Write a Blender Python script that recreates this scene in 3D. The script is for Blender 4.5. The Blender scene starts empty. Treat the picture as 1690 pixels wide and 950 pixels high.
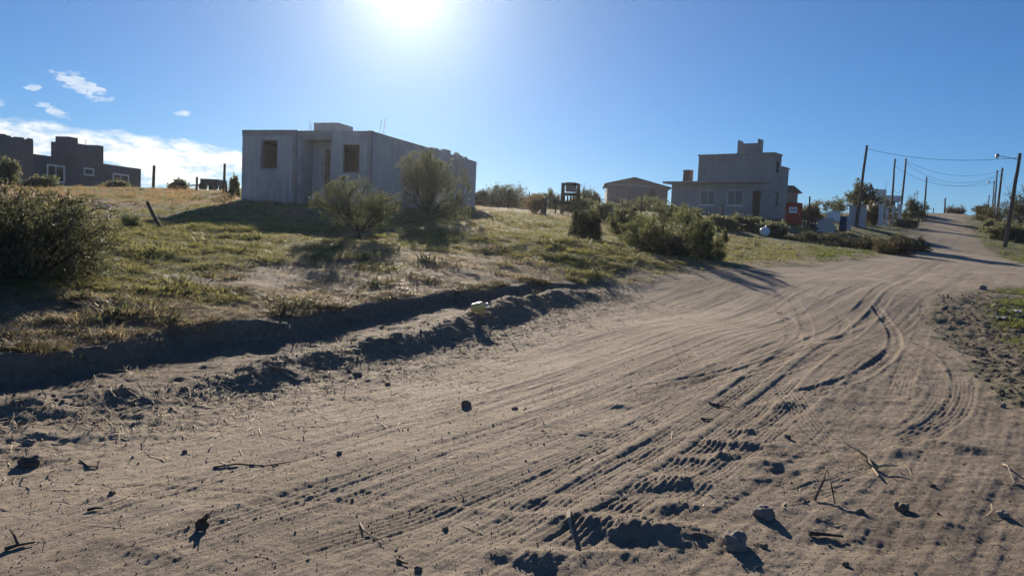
import bpy, bmesh, math, random
import numpy as np
from mathutils import Vector, Matrix
R = math.radians
SC = bpy.context.scene
COL = SC.collection

# ------------------------------------------------------------------ camera
PITCH, ROLL, FPX = R(3.9), R(2.6), 1250.0        # photo pixels (1690 x 950)
EYE = np.array([0.0, 0.0, 1.6])
_F = np.array([0, math.cos(PITCH), -math.sin(PITCH)])
_R0 = np.array([1.0, 0, 0]); _U0 = np.array([0, math.sin(PITCH), math.cos(PITCH)])
_Rt = _R0 * math.cos(ROLL) + _U0 * math.sin(ROLL)
_Up = _U0 * math.cos(ROLL) - _R0 * math.sin(ROLL)
cam_d = bpy.data.cameras.new('camera'); cam = bpy.data.objects.new('camera', cam_d); COL.objects.link(cam)
cam_d.sensor_width = 36.0; cam_d.lens = 36.0 * FPX / 1690.0; cam_d.clip_start = 0.05; cam_d.clip_end = 3000
cam.matrix_world = Matrix(((_Rt[0], _Up[0], -_F[0], EYE[0]), (_Rt[1], _Up[1], -_F[1], EYE[1]),
                           (_Rt[2], _Up[2], -_F[2], EYE[2]), (0, 0, 0, 1)))
SC.camera = cam

# ------------------------------------------------------------------ sky, sun, exposure
SUN_AZ, SUN_EL = R(-8.6), R(17.6)                 # azimuth clockwise from +Y
w = bpy.data.worlds.new('World'); SC.world = w; w.use_nodes = True
nt = w.node_tree; nt.nodes.clear()
def N(tree, kind, **kw):
    n = tree.nodes.new(kind)
    for k, v in kw.items():
        if k in n.inputs: n.inputs[k].default_value = v
        else: setattr(n, k, v)
    return n
def L(tree, a, b): tree.links.new(a, b)
def math_node(tree, op, a, b=None, c=None, clamp=False):
    n = tree.nodes.new('ShaderNodeMath'); n.operation = op; n.use_clamp = clamp
    for i, v in enumerate((a, b, c)):
        if v is None: continue
        if hasattr(v, 'node'): tree.links.new(v, n.inputs[i])
        else: n.inputs[i].default_value = v
    return n.outputs[0]
sky = N(nt, 'ShaderNodeTexSky', sky_type='NISHITA', sun_disc=False, sun_elevation=SUN_EL, sun_rotation=SUN_AZ,
        altitude=600.0, air_density=1.0, dust_density=0.06, ozone_density=9.0)
# far cloud bank low on the left, carried on round that side of the sky, and a few scraps above it
tc = N(nt, 'ShaderNodeTexCoord'); sep = N(nt, 'ShaderNodeSeparateXYZ'); L(nt, tc.outputs['Generated'], sep.inputs[0])
az = math_node(nt, 'ARCTAN2', sep.outputs[0], sep.outputs[1])
el = math_node(nt, 'ARCSINE', sep.outputs[2])
cmb = N(nt, 'ShaderNodeCombineXYZ'); L(nt, az, cmb.inputs[0]); L(nt, math_node(nt, 'MULTIPLY', el, 2.6), cmb.inputs[1])
def wnoise(scale, detail, rough, off):
    mp = N(nt, 'ShaderNodeMapping'); mp.inputs['Location'].default_value = off; L(nt, cmb.outputs[0], mp.inputs['Vector'])
    n = N(nt, 'ShaderNodeTexNoise', Scale=scale, Detail=detail, Roughness=rough); L(nt, mp.outputs[0], n.inputs['Vector']); return n.outputs['Fac']
def mapr(v, a, b, lo=0.0, hi=1.0):
    n = N(nt, 'ShaderNodeMapRange', interpolation_type='SMOOTHSTEP'); L(nt, v, n.inputs[0])
    for i, x in enumerate((a, b, lo, hi)): n.inputs[i + 1].default_value = x
    return n.outputs[0]
n1 = wnoise(9.0, 7.0, 0.58, (0.3, 0.1, 0)); n2 = wnoise(26.0, 6.0, 0.6, (2.0, 4.0, 1)); n4 = wnoise(60.0, 5.0, 0.6, (1.0, 2.0, 3))
# top edge of the bank: falls from left to right
top = math_node(nt, 'MULTIPLY_ADD', az, -0.060, 0.070)
top = math_node(nt, 'MINIMUM', top, 0.115)
edge = math_node(nt, 'SUBTRACT', top, el)
edge = math_node(nt, 'ADD', edge, math_node(nt, 'MULTIPLY', math_node(nt, 'SUBTRACT', n2, 0.5), 0.030))
bank = mapr(edge, -0.002, 0.012)
hole = mapr(math_node(nt, 'ADD', n1, math_node(nt, 'MULTIPLY', edge, -2.4)), 0.31, 0.43)
bank = math_node(nt, 'MULTIPLY', bank, hole)
bank = math_node(nt, 'MULTIPLY', bank, mapr(az, -0.30, -0.16, 1.0, 0.0))
scr = None
for a_, e_, w_, h_, tl in ((-.518, .146, .026, .010, -.35), (-.545, .115, .014, .006, -.3), (-.566, .138, .007, .004, 0), (-.416, .128, .009, .004, 0), (-.602, .118, .012, .005, 0), (-.78, .135, .03, .012, -.2), (-1.0, .12, .025, .009, .1), (-1.2, .16, .03, .01, -.2)):
    da = math_node(nt, 'SUBTRACT', az, a_); de = math_node(nt, 'SUBTRACT', el, e_); de = math_node(nt, 'MULTIPLY_ADD', da, -tl, de)
    q_ = math_node(nt, 'ADD', math_node(nt, 'POWER', math_node(nt, 'ABSOLUTE', math_node(nt, 'DIVIDE', da, w_)), 2.0), math_node(nt, 'POWER', math_node(nt, 'ABSOLUTE', math_node(nt, 'DIVIDE', de, h_)), 2.0))
    q_ = math_node(nt, 'ADD', q_, math_node(nt, 'MULTIPLY', math_node(nt, 'SUBTRACT', n4, .5), 6.0)); q_ = mapr(q_, 0.1, 1.3, 1.0, 0.0)
    scr = q_ if scr is None else math_node(nt, 'MAXIMUM', scr, q_)
cl = math_node(nt, 'MAXIMUM', bank, math_node(nt, 'MULTIPLY', scr, 0.6))
cl = math_node(nt, 'MULTIPLY', cl, 0.92)
shade = N(nt, 'ShaderNodeMix', data_type='RGBA'); L(nt, mapr(math_node(nt, 'ADD', math_node(nt, 'MULTIPLY', n1, .5), math_node(nt, 'MULTIPLY', n2, .5)), 0.40, 0.54), shade.inputs['Factor'])
shade.inputs['A'].default_value = (4.6, 6.6, 9.4, 1); shade.inputs['B'].default_value = (11.6, 11.6, 11.2, 1)
mixc = N(nt, 'ShaderNodeMix', data_type='RGBA'); L(nt, cl, mixc.inputs['Factor'])
L(nt, sky.outputs[0], mixc.inputs['A']); L(nt, shade.outputs['Result'], mixc.inputs['B'])
# glow of the sun in the air round it
sdir = (math.sin(SUN_AZ) * math.cos(SUN_EL), math.cos(SUN_AZ) * math.cos(SUN_EL), math.sin(SUN_EL))
vd = N(nt, 'ShaderNodeVectorMath', operation='DOT_PRODUCT'); L(nt, tc.outputs['Generated'], vd.inputs[0]); vd.inputs[1].default_value = sdir
ang = math_node(nt, 'ARCCOSINE', math_node(nt, 'MINIMUM', vd.outputs['Value'], 1.0))
wide = math_node(nt, 'MULTIPLY', math_node(nt, 'EXPONENT', math_node(nt, 'DIVIDE', ang, -.26)), 1.9)
core = math_node(nt, 'MULTIPLY', math_node(nt, 'EXPONENT', math_node(nt, 'DIVIDE', ang, -.055)), 13.0)
def tinted(v, col):
    n = N(nt, 'ShaderNodeVectorMath', operation='SCALE'); n.inputs[0].default_value = col; L(nt, v, n.inputs['Scale']); return n.outputs[0]
add1 = N(nt, 'ShaderNodeVectorMath', operation='ADD'); L(nt, tinted(wide, (1.0, 1.05, .45)), add1.inputs[0]); L(nt, tinted(core, (1, .98, .9)), add1.inputs[1])
add2 = N(nt, 'ShaderNodeVectorMath', operation='ADD'); L(nt, add1.outputs[0], add2.inputs[0]); L(nt, mixc.outputs['Result'], add2.inputs[1])
bg = N(nt, 'ShaderNodeBackground', Strength=0.057); L(nt, add2.outputs[0], bg.inputs['Color'])
out = N(nt, 'ShaderNodeOutputWorld'); L(nt, bg.outputs[0], out.inputs['Surface'])

sun_d = bpy.data.lights.new('sun', 'SUN'); sun_d.energy = 5.0; sun_d.angle = R(0.53); sun_d.color = (1.0, 0.87, 0.70)
sun = bpy.data.objects.new('sun', sun_d); COL.objects.link(sun); sun.location = (-10, 60, 25)
_to = Vector((math.sin(SUN_AZ) * math.cos(SUN_EL), math.cos(SUN_AZ) * math.cos(SUN_EL), math.sin(SUN_EL)))
sun.rotation_euler = _to.to_track_quat('Z', 'Y').to_euler()

SC.cycles.use_denoising = True; SC.cycles.denoiser = 'OPENIMAGEDENOISE'; SC.cycles.denoising_input_passes = 'RGB_ALBEDO_NORMAL'; SC.cycles.denoising_prefilter = 'ACCURATE'
SC.view_settings.view_transform = 'Standard'; SC.view_settings.look = 'None'
SC.view_settings.exposure = 0.72; SC.view_settings.gamma = 1.0; SC.view_settings.use_curve_mapping = False

# ------------------------------------------------------------------ noise and terrain maths
_rng = np.random.RandomState(7)
_perm = np.tile(_rng.permutation(256), 2); _ga = _rng.rand(256) * 2 * math.pi
_gx, _gy = np.cos(_ga), np.sin(_ga)
def perlin(x, y):
    x = np.asarray(x, float); y = np.asarray(y, float)
    xi = np.floor(x).astype(int); yi = np.floor(y).astype(int); xf = x - xi; yf = y - yi; xi &= 255; yi &= 255
    u = xf * xf * xf * (xf * (xf * 6 - 15) + 10); v = yf * yf * yf * (yf * (yf * 6 - 15) + 10)
    def g(ix, iy, dx, dy):
        h = _perm[(_perm[ix & 255] + iy) & 255]; return _gx[h] * dx + _gy[h] * dy
    a = g(xi, yi, xf, yf); b = g(xi + 1, yi, xf - 1, yf); c = g(xi, yi + 1, xf, yf - 1); d = g(xi + 1, yi + 1, xf - 1, yf - 1)
    return (a + u * (b - a)) * (1 - v) + (c + u * (d - c)) * v
def fbm(x, y, o=4, g=0.5):
    s = 0; a = 1.0
    for i in range(o):
        s = s + a * perlin(x * 2 ** i + 17.3 * i, y * 2 ** i - 9.1 * i); a *= g
    return s
def sstep(a, b, x):
    t = np.clip((x - a) / (b - a), 0, 1); return t * t * (3 - 2 * t)
def ray(u, v):
    d = _F + _Rt * ((u - 845.0) / FPX) - _Up * ((v - 475.0) / FPX); return d / d[1]      # per metre of depth (y)
def pt(u, v, d): return EYE + ray(u, v) * d                                               # photo point at depth d
# control points of the broad relief: photo points with a depth, and plain ones
_cp = [tuple(p) for p in ((-6, 0, 0.05), (0, 0, 0), (6, 0, -0.05), (-3, 4, 0.05), (0, 4, 0.05), (3, 4, 0.03), (0, -15, -0.3), (-30, -15, 0.3),
       (30, -15, -0.7), (0, -60, -1.5), (60, 0, -0.6), (60, 40, 1.4), (-40, 0, 1.2), (-70, 30, 3.0), (-90, 80, 4.0), (90, 80, 4.0),
       (0, 160, 4.6), (120, 160, 8.0), (-120, 160, 4.0), (0, 300, 5), (-35, 75, 3.3), (-12, 80, 3.5), (4, 85, 3.9), (8, 115, 4.3), (-40, 120, 3.6), (30, 100, 5.2), (250, 250, 7), (-250, 250, 5), (300, 0, 0), (-300, 0, 2), (0, -300, -2),
       (70, 118, 7.6), (80, 170, 8.2))]
for u, v, d in ((845, 650, 7.0), (400, 622, 8.2), (779, 554, 10.9), (1006, 494, 15.8), (1200, 550, 10.9), (1450, 480, 18.5), (1300, 440, 27.5),
                (1600, 430, 43), (1560, 412, 57), (1625, 412, 58), (1560, 380, 84), (1575, 352, 114),
                (100, 480, 10.6), (265, 375, 21.4), (400, 375, 21.6), (585, 400, 20.5), (700, 430, 16.5), (400, 332, 36), (603, 342, 34),
                (778, 344, 46), (100, 309, 47), (300, 312, 47), (950, 400, 22), (1100, 424, 23.5), (895, 355, 48), (1060, 352, 62),
                (1200, 355, 72), (1413, 374, 69), (1469, 366, 91), (1485, 357, 104), (1525, 351, 115), (1658, 408, 60), (1645, 365, 104),
                (1360, 382, 62), (1300, 400, 46), (1690, 560, 14.0), (1690, 470, 27)):
    _cp.append(tuple(pt(u, v, d)))
_cp = np.array(_cp); _n = len(_cp)
def _tps(r2): return np.where(r2 > 1e-9, 0.5 * r2 * np.log(np.maximum(r2, 1e-9)), 0.0)
_X = _cp[:, :2] / 20.0
_A = np.zeros((_n + 3, _n + 3)); _A[:_n, :_n] = _tps(((_X[:, None] - _X[None]) ** 2).sum(2)) + np.eye(_n) * 0.004
_A[:_n, _n] = 1; _A[:_n, _n + 1:] = _X; _A[_n, :_n] = 1; _A[_n + 1:, :_n] = _X.T
_W = np.linalg.solve(_A, np.concatenate([_cp[:, 2], np.zeros(3)]))
def base(x, y):
    x = np.atleast_1d(np.asarray(x, float)); y = np.atleast_1d(np.asarray(y, float)); sh = x.shape
    x = x.ravel(); y = y.ravel()
    rr = np.hypot(x, y); k = np.minimum(1.0, 300.0 / np.maximum(rr, 1e-6)); x = x * k / 20.0; y = y * k / 20.0
    o = np.empty_like(x)
    for i in range(0, len(x), 40000):
        a = x[i:i + 40000]; b = y[i:i + 40000]
        o[i:i + 40000] = _tps((a[:, None] - _X[None, :, 0]) ** 2 + (b[:, None] - _X[None, :, 1]) ** 2) @ _W[:_n] + _W[_n] + a * _W[_n + 1] + b * _W[_n + 2]
    return o.reshape(sh)
_dd = np.exp(np.linspace(math.log(2.0), math.log(260), 900))
def hit(u, v, lift=0.0):                              # where the ray of a photo point meets the broad relief
    d = ray(u, v); P = EYE[None] + d[None] * _dd[:, None]
    s = P[:, 2] - base(P[:, 0], P[:, 1]) - lift
    i = np.where(s <= 0)[0]
    if len(i) == 0: return P[-1]
    i = max(i[0], 1); t = s[i - 1] / (s[i - 1] - s[i]); return P[i - 1] + (P[i] - P[i - 1]) * t
def line(px, lift=0.0): return np.array([hit(u, v, lift)[:2] for u, v in px])
def resample(P, step):
    P = np.asarray(P); 
    for _ in range(2):                                 # round the corners
        Q = [P[0]]
        for a, b in zip(P[:-1], P[1:]): Q += [a * .75 + b * .25, a * .25 + b * .75]
        P = np.array(Q + [P[-1]])
    s = np.concatenate([[0], np.cumsum(np.hypot(*(np.diff(P, axis=0).T)))]); n = max(2, int(s[-1] / step))
    t = np.linspace(0, s[-1], n); return np.stack([np.interp(t, s, P[:, 0]), np.interp(t, s, P[:, 1])], 1)
def along(P, x, y):
    """signed distance (right positive) and arc length to a polyline"""
    x = np.asarray(x, np.float32); y = np.asarray(y, np.float32); P = np.asarray(P, np.float32)
    bd = np.full(x.shape, 1e9, np.float32); sd = np.zeros(x.shape, np.float32); ss = np.zeros(x.shape, np.float32); s0 = 0.0
    for k in range(len(P) - 1):
        a = P[k]; d = P[k + 1] - a; l = math.hypot(*d); 
        if l < 1e-9: continue
        t = ((x - a[0]) * d[0] + (y - a[1]) * d[1]) / l
        tc_ = np.clip(t, 0, l); qx = x - a[0] - d[0] / l * tc_; qy = y - a[1] - d[1] / l * tc_; q = qx * qx + qy * qy
        m = q < bd
        bd[m] = q[m]; sd[m] = np.sign((x[m] - a[0]) * d[1] - (y[m] - a[1]) * d[0]); ss[m] = s0 + t[m]; s0 += l
    return sd * np.sqrt(bd), ss, s0

# cut bank (top edge of the field side), spoil ridge crest, road outline
BANK = resample(np.concatenate([[hit(0, 618)[:2] + np.array([-6.0, -5.6]), hit(0, 618)[:2] + np.array([-2.0, -1.9])],
        line([(0, 618), (94, 613), (213, 584), (341, 558), (412, 549), (480, 541), (555, 526), (627, 511), (722, 497), (802, 489), (893, 478), (985, 462)])]), 0.55)
RIDGE = resample(np.concatenate([[hit(0, 706)[:2] + np.array([-6.0, -5.6])],
        line([(0, 662), (150, 640), (300, 620), (430, 604), (502, 583), (563, 568), (635, 559), (695, 548), (764, 528), (817, 509), (893, 487), (968, 473), (1030, 461)], 0.16)]), 0.5)
ROAD_L = np.concatenate([[RIDGE[0] + np.array([-40.0, -40.0])], [RIDGE[0]], RIDGE[4:-1:3] , line([(1090, 458), (1200, 447), (1300, 441), (1400, 430), (1490, 419), (1528, 406), (1524, 385)]), [pt(1538, 366, 97)[:2], pt(1548, 353, 112)[:2]]])
ROAD_R = np.concatenate([[pt(1606, 353, 112)[:2], pt(1588, 366, 98)[:2]], line([(1602, 385), (1618, 402), (1640, 420), (1690, 436)])])
CROSS = np.array([ROAD_R[-1] + np.array([60.0, 8.0]), hit(1690, 472)[:2] + np.array([60.0, 2.0])])
ROAD_R2 = line([(1690, 474), (1600, 480), (1545, 492), (1530, 520), (1560, 560), (1610, 610), (1668, 668), (1690, 690)])
TAIL = np.array([ROAD_R2[-1] + np.array([2.0, -4.0]), ROAD_R2[-1] + np.array([4.0, -40.0])])
far_end = np.array([[pt(1575, 352, 114)[0] + 6, 150.0]])
ROADPOLY = np.concatenate([ROAD_L, far_end + [[-3, 0]], far_end + [[3, 0]], ROAD_R, CROSS, ROAD_R2, TAIL])
def inside(poly, x, y):
    r = np.zeros(x.shape, bool); n = len(poly)
    for i in range(n):
        x1, y1 = poly[i]; x2, y2 = poly[(i + 1) % n]
        if y1 == y2: continue
        c = ((y1 > y) != (y2 > y)) & (x < (x2 - x1) * (y - y1) / (y2 - y1) + x1); r ^= c
    return r
_rc = [None, None]
def road_sd(x, y):
    k = (x.shape, float(x.ravel()[0]), float(x.ravel()[-1]), float(y.sum()))
    if x.size > 1000 and _rc[0] == k: return _rc[1]
    r_ = _road_sd(x, y)
    if x.size > 1000: _rc[:] = [k, r_]
    return r_
def _road_sd(x, y):
    sd, _, _ = along(np.concatenate([ROADPOLY, ROADPOLY[:1]]), x, y); return np.where(inside(ROADPOLY, x, y), np.abs(sd), -np.abs(sd))
CENTRE = resample(np.concatenate([[[-9.0, -8.0]], line([(250, 780), (700, 690), (1050, 585), (1330, 490), (1500, 437), (1580, 405), (1572, 375)]), [pt(1577, 354, 113)[:2]]]), 2.2)

# tyre tracks: (photo points, half width, depth, ribs, strength of the lips)
TRK = [
 ([(690, 950), (930, 825), (1110, 717), (1230, 632), (1330, 563), (1430, 500), (1500, 450), (1570, 408)], .115, .024, 4, 1.0),
 ([(860, 950), (1010, 852), (1150, 747), (1262, 656), (1350, 586), (1440, 520), (1520, 455), (1585, 408)], .115, .026, 4, 1.0),
 ([(60, 800), (250, 805), (450, 822), (650, 842), (790, 868)], .12, .016, 5, .6),
 ([(1500, 560), (1560, 585), (1592, 625), (1590, 665), (1550, 700), (1490, 725), (1400, 742)], .12, .018, 4, .7),
 ([(1440, 500), (1478, 545), (1478, 580), (1425, 620), (1340, 642), (1262, 650)], .10, .045, 2, 1.1),
 ([(1305, 490), (1335, 530), (1325, 568), (1250, 600), (1140, 625), (1000, 645)], .11, .015, 4, .6),
 ([(1120, 555), (1135, 590), (1165, 630), (1230, 690)], .12, .012, 4, .5),
 ([(980, 655), (1130, 633), (1270, 600), (1390, 560), (1500, 500)], .12, .014, 5, .5),
 ([(780, 690), (900, 708), (1040, 716), (1180, 700)], .12, .014, 5, .6),
 ([(1010, 868), (1130, 900), (1290, 925), (1420, 950)], .12, .012, 5, .6),
 ([(1020, 815), (1130, 800), (1220, 812), (1330, 795), (1440, 752)], .13, .011, 6, .5),
 ([(1400, 720), (1270, 755), (1200, 742), (1100, 716)], .12, .016, 5, .6),
 ([(1690, 900), (1540, 830), (1420, 770), (1330, 690), (1290, 620)], .12, .014, 4, .5),
 ([(0, 720), (300, 672), (600, 612), (850, 560), (1050, 506), (1250, 462), (1450, 425)], .13, .012, 3, .4),
 ([(0, 880), (400, 770), (760, 670), (1020, 585), (1240, 515), (1420, 455), (1550, 412)], .14, .014, 3, .5),
 ([(120, 950), (520, 810), (850, 700), (1080, 610), (1300, 530), (1460, 465), (1570, 412), (1570, 380), (1582, 353)], .14, .014, 4, .5),
 ([(380, 950), (700, 850), (960, 745), (1140, 660)], .12, .013, 4, .5),
 ([(1360, 500), (1400, 530), (1385, 565), (1300, 590)], .1, .012, 4, .5),
 ([(1180, 470), (1260, 490), (1300, 520), (1310, 560)], .12, .012, 4, .4),
 ([(480, 700), (640, 672), (800, 655), (980, 600)], .12, .010, 4, .5),
 ([(1130, 630), (1270, 690), (1400, 760), (1500, 850)], .12, .012, 4, .4),
 ([(1530, 500), (1525, 540), (1500, 600), (1480, 660)], .12, .013, 4, .5),
]
TRK += [([(u + du, v + dv) for u, v in TRK[i][0]], .11, .010, 4, .4) for i, du, dv in ((0, -70, -6), (0, 90, 10), (1, 60, 8), (7, 0, 14), (7, -30, -22), (8, 20, 14), (14, 0, 24), (15, 30, 26), (13, 0, 22), (5, -20, 12), (10, 0, 22), (9, 10, -22), (3, -38, 4), (2, 20, -16))]
TRACKS = [(resample(line(p), 0.4), hw, dp, rb, lp) for p, hw, dp, rb, lp in TRK]
# humps (+) and hollows (-): photo point, half size across view (m), half size along view (m), height (m)
_HB = [(1010, 868, .42, .16, .10), (960, 920, .35, .12, .06), (1070, 890, .35, .14, .05), (1110, 795, .30, .14, .085), (1060, 805, .18, .1, .05), (1215, 728, .30, .17, .085), (1230, 704, .12, .08, .06), (1265, 762, .17, .13, .075),
       (1290, 662, .30, .2, .07), (1350, 655, .25, .2, .05), (1145, 755, .14, .1, .06), (1195, 748, .16, .1, .055), (1575, 733, .30, .15, .07), (1500, 742, .22, .12, .035), (1110, 838, .16, .09, .06),
       (1130, 885, .22, .12, .045), (1430, 895, .34, .17, -.075), (880, 838, .22, .09, -.03), (785, 838, .26, .10, .03), (800, 835, .30, .07, -.03), (1020, 665, .16, .12, .05), (960, 710, .35, .14, .035),
       (935, 825, .2, .1, .03), (1010, 905, .28, .12, -.06), (870, 925, .25, .1, .06), (1440, 690, .5, .3, .03), (1640, 790, .4, .25, .03), (620, 700, .8, .3, .02), (250, 830, .5, .12, .02), (240, 905, .35, .1, .03),
       (330, 640, .3, .25, .08), (230, 690, .3, .15, .05), (150, 720, .35, .15, .05), (420, 640, .4, .2, .05), (530, 660, .5, .15, .03), (200, 670, .25, .15, .06), (60, 755, .2, .12, .05), (1075, 470, 1.0, .6, .06),
       (1480, 662, .15, .1, .03), (1340, 790, .3, .2, .02), (1560, 862, .3, .12, .025), (740, 745, .3, .1, .015)]
HUMPS = [(hit(u, v)[:2], a, b, h) for u, v, a, b, h in _HB]

_zc = [None, None]
def zones(x, y):
    k = (x.shape, float(x.ravel()[0]), float(x.ravel()[-1]), float(y.sum()))
    if x.size > 1000 and _zc[0] == k: return _zc[1]
    r_ = _zones(x, y)
    if x.size > 1000: _zc[:] = [k, r_]
    return r_
def _zones(x, y):
    """road share 0..1, dug-earth share, distance data"""
    sd = road_sd(x, y) + 0.25 * fbm(x * .8, y * .8, 3) + .1 * perlin(x * 5, y * 5)
    w_ = 0.22 + 0.006 * np.hypot(x, y)
    road = sstep(-w_, w_, sd)
    return road
def terrain(x, y, fine=True):
    x = np.asarray(x, float); y = np.asarray(y, float); z = base(x, y); r = np.hypot(x, y)
    road = zones(x, y); field = 1 - road
    sb, lb, Lb = along(BANK, x, y); sr, lr, Lr = along(RIDGE, x, y)
    # field side: bank top stands above the road, ditch between it and the ridge
    inb = sstep(-.2, 1.2, lb) * (1 - sstep(Lb - 2.5, Lb + .3, lb))
    wob = sb + .30 * fbm(lb * .8, sb * .3, 4, .6)
    bankh = (.17 + .07 * (1 - sstep(9.5, 13.5, lb)) + .11 * perlin(lb * .6, 3.3)) * inb
    lift = (1 - sstep(-.03, .22, wob)) * np.exp(-np.maximum(-sb, 0) / 9.0)
    z = z + bankh * lift * .72
    dit = sstep(-.03, .16, wob) * (1 - sstep(.25, 1.1, wob))
    z = z - bankh * .38 * dit
    inr = sstep(.5, 3.0, lr) * (1 - sstep(Lr - 3.5, Lr, lr))
    hr = .17 + .07 * perlin(lr * .55, 8.2) + .09 * perlin(lr * 1.5, 1.2) + .06 * sstep(Lr * .55, Lr * .8, lr) - .06 * (1 - sstep(8, 12, lr))
    wr = (.34 + .14 * (1 - sstep(8, 12, lr))) * (1 + .35 * perlin(lr * .8, 5.1)); q = sr / wr + .35 * perlin(lr * 1.3, sr * 1.5)
    z = z + np.maximum(hr, .08) * inr * np.exp(-q * q * 1.1) * (1 + .22 * fbm(x * 3, y * 3, 3))
    # verge lumps
    z = z + field * (.10 * fbm(x * .35, y * .35, 3) + .045 * fbm(x * 1.6, y * 1.6, 4) * sstep(2, 6, r))
    z = z + road * .05 * fbm(x * .22, y * .22, 3)
    if not fine: return z
    near = 1 - sstep(18, 45, r)
    # right-hand dug verge: clods
    rv = field * sstep(0, .6, x * .85 - y * .28 - 1.0) * near
    z = z + rv * (.075 * np.abs(fbm(x * 2.2, y * 2.2, 4)) + .03 * np.abs(fbm(x * 7, y * 7, 3)))
    bb = sstep(-.15, .1, wob) * (1 - sstep(.9, 1.9, sr)) * near * inr
    z = z + bb * (.03 * np.abs(fbm(x * 3.3, y * 3.3, 3)) + .010 * fbm(x * 10, y * 10, 2))
    # road: streaks along it, grain, loose lumps
    m = (road > .02) & (r < 60)
    xs, ys = x[m], y[m]
    t, s, _ = along(CENTRE, xs, ys); rm = road[m] * (1 - sstep(25, 60, r[m])); rs = r[m]
    zz = .015 * fbm(t * 2.2, s * .22, 3) + .0080 * fbm(t * 11, s * .55, 3) * (1 - sstep(14, 24, rs))
    rough = sstep(-.25, .35, fbm(xs * .5 + 4, ys * .5, 2))
    lump = (.002 + .0045 * rough) * fbm(xs * 6, ys * 6, 3); tm = np.ones_like(xs); zz = zz + .0035 * fbm(xs * 26, ys * 26, 2) * (1 - sstep(7, 12, rs))
    right = sstep(.6, 2.2, t - .02 * s); zz = zz + right * (.014 * fbm(xs * 2.7, ys * 2.7, 3) + .006 * fbm(xs * 9, ys * 9, 3))
    left = sstep(-1.0, -2.6, t); zz = zz + left * .013 * fbm(xs * 3.0, ys * 3.0, 4) * (1 - sstep(10, 20, rs))
    for (c, a, b, h) in HUMPS:
        dx = xs - c[0]; dy = ys - c[1]; k = (np.abs(dx) < 4 * a) & (np.abs(dy) < 5 * b)
        if not k.any(): continue
        an = .35 * math.sin(c[0] * 7 + c[1] * 3); ca, sa = math.cos(an), math.sin(an)
        ex = (dx[k] * ca + dy[k] * sa) / a; ey = (-dx[k] * sa + dy[k] * ca) / b + .35 * perlin(xs[k] * 4, ys[k] * 4)
        sharp = np.where(ey > 0, 1.0, 1.5)                 # steeper towards the viewer
        zz[k] += h * (.45 if h < .07 else .40) * np.exp(-(ex ** 2 + (ey * sharp) ** 2)) * (1 + .5 * perlin(xs[k] * 7, ys[k] * 7) + .25 * fbm(xs[k] * 20, ys[k] * 20, 2))
    for P, hw, dp, rb, lp in TRACKS:
        lo = P.min(0) - .6; hi = P.max(0) + .6
        k = (xs > lo[0]) & (xs < hi[0]) & (ys > lo[1]) & (ys < hi[1])
        if not k.any(): continue
        d, l, tot = along(P, xs[k], ys[k]); fade = sstep(-.1, .8, l) * (1 - sstep(tot - .8, tot + .1, l))
        fade = fade * (.6 + .5 * sstep(-.35, .3, perlin(l * .7, hw * 90 + dp * 700)))
        d = d + .012 * perlin(l * 1.1, 7.7); a = np.abs(d) / hw
        trough = -(1 - sstep(.8, 1.1, a)) * dp * .30
        rib = np.cos(d / hw * math.pi * (rb + (2 if rb > 2 else 0))) * (1 - sstep(.85, 1.0, a)) * min(.0030, dp * .22)
        tm[k] = np.minimum(tm[k], 1 - .95 * fade * (1 - sstep(.9, 1.3, a)))
        lug = np.sin(l * 2 * math.pi / .09 + np.abs(d) * 22 + 2 * perlin(l * 2, 1.1)) * (1 - sstep(.7, .95, a)) * .0004
        lip = np.exp(-((a - 1.22) / .22) ** 2) * .0045 * lp
        far_ = 1 + .35 * sstep(6, 12, rs[k])
        zz[k] += ((trough + lip) * far_ + rib + lug) * fade
    z[m] = z[m] + (zz + lump * np.clip(tm, .15, 1)) * rm
    return z
def gz(x, y): return float(terrain(np.array([x]), np.array([y]), False)[0])
def ghit(u, v):
    p = hit(u, v); 
    return Vector((p[0], p[1], gz(p[0], p[1])))

# ------------------------------------------------------------------ helpers: materials
def newmat(name):
    m = bpy.data.materials.new(name); m.use_nodes = True; t = m.node_tree; t.nodes.clear()
    o = t.nodes.new('ShaderNodeOutputMaterial'); b = t.nodes.new('ShaderNodeBsdfPrincipled'); t.links.new(b.outputs[0], o.inputs[0])
    b.inputs['Specular IOR Level'].default_value = 0.25
    return m, t, b, o
def ramp(t, fac, stops):
    r = t.nodes.new('ShaderNodeValToRGB'); t.links.new(fac, r.inputs[0]); e = r.color_ramp.elements
    while len(e) < len(stops): e.new(0.5)
    for i, (p, c) in enumerate(stops): e[i].position = p; e[i].color = (*c, 1)
    return r.outputs[0]
def tnoise(t, scale, detail=5, rough=.55, vec=None, dist=0.0):
    n = t.nodes.new('ShaderNodeTexNoise'); n.inputs['Scale'].default_value = scale; n.inputs['Detail'].default_value = detail
    n.inputs['Roughness'].default_value = rough; n.inputs['Distortion'].default_value = dist
    if vec is not None: t.links.new(vec, n.inputs['Vector'])
    return n.outputs['Fac']
def tmix(t, f, a, b, blend='MIX'):
    n = t.nodes.new('ShaderNodeMix'); n.data_type = 'RGBA'; n.blend_type = blend
    for s, v in (('Factor', f), ('A', a), ('B', b)):
        if hasattr(v, 'node'): t.links.new(v, n.inputs[s])
        else: n.inputs[s].default_value = v if s == 'Factor' else (*v, 1)
    return n.outputs['Result']
def bump(t, b, h, strength=.4, dist=.02):
    n = t.nodes.new('ShaderNodeBump'); n.inputs['Strength'].default_value = strength; n.inputs['Distance'].default_value = dist
    t.links.new(h, n.inputs['Height']); t.links.new(n.outputs[0], b.inputs['Normal'])
MATS = {}
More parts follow.
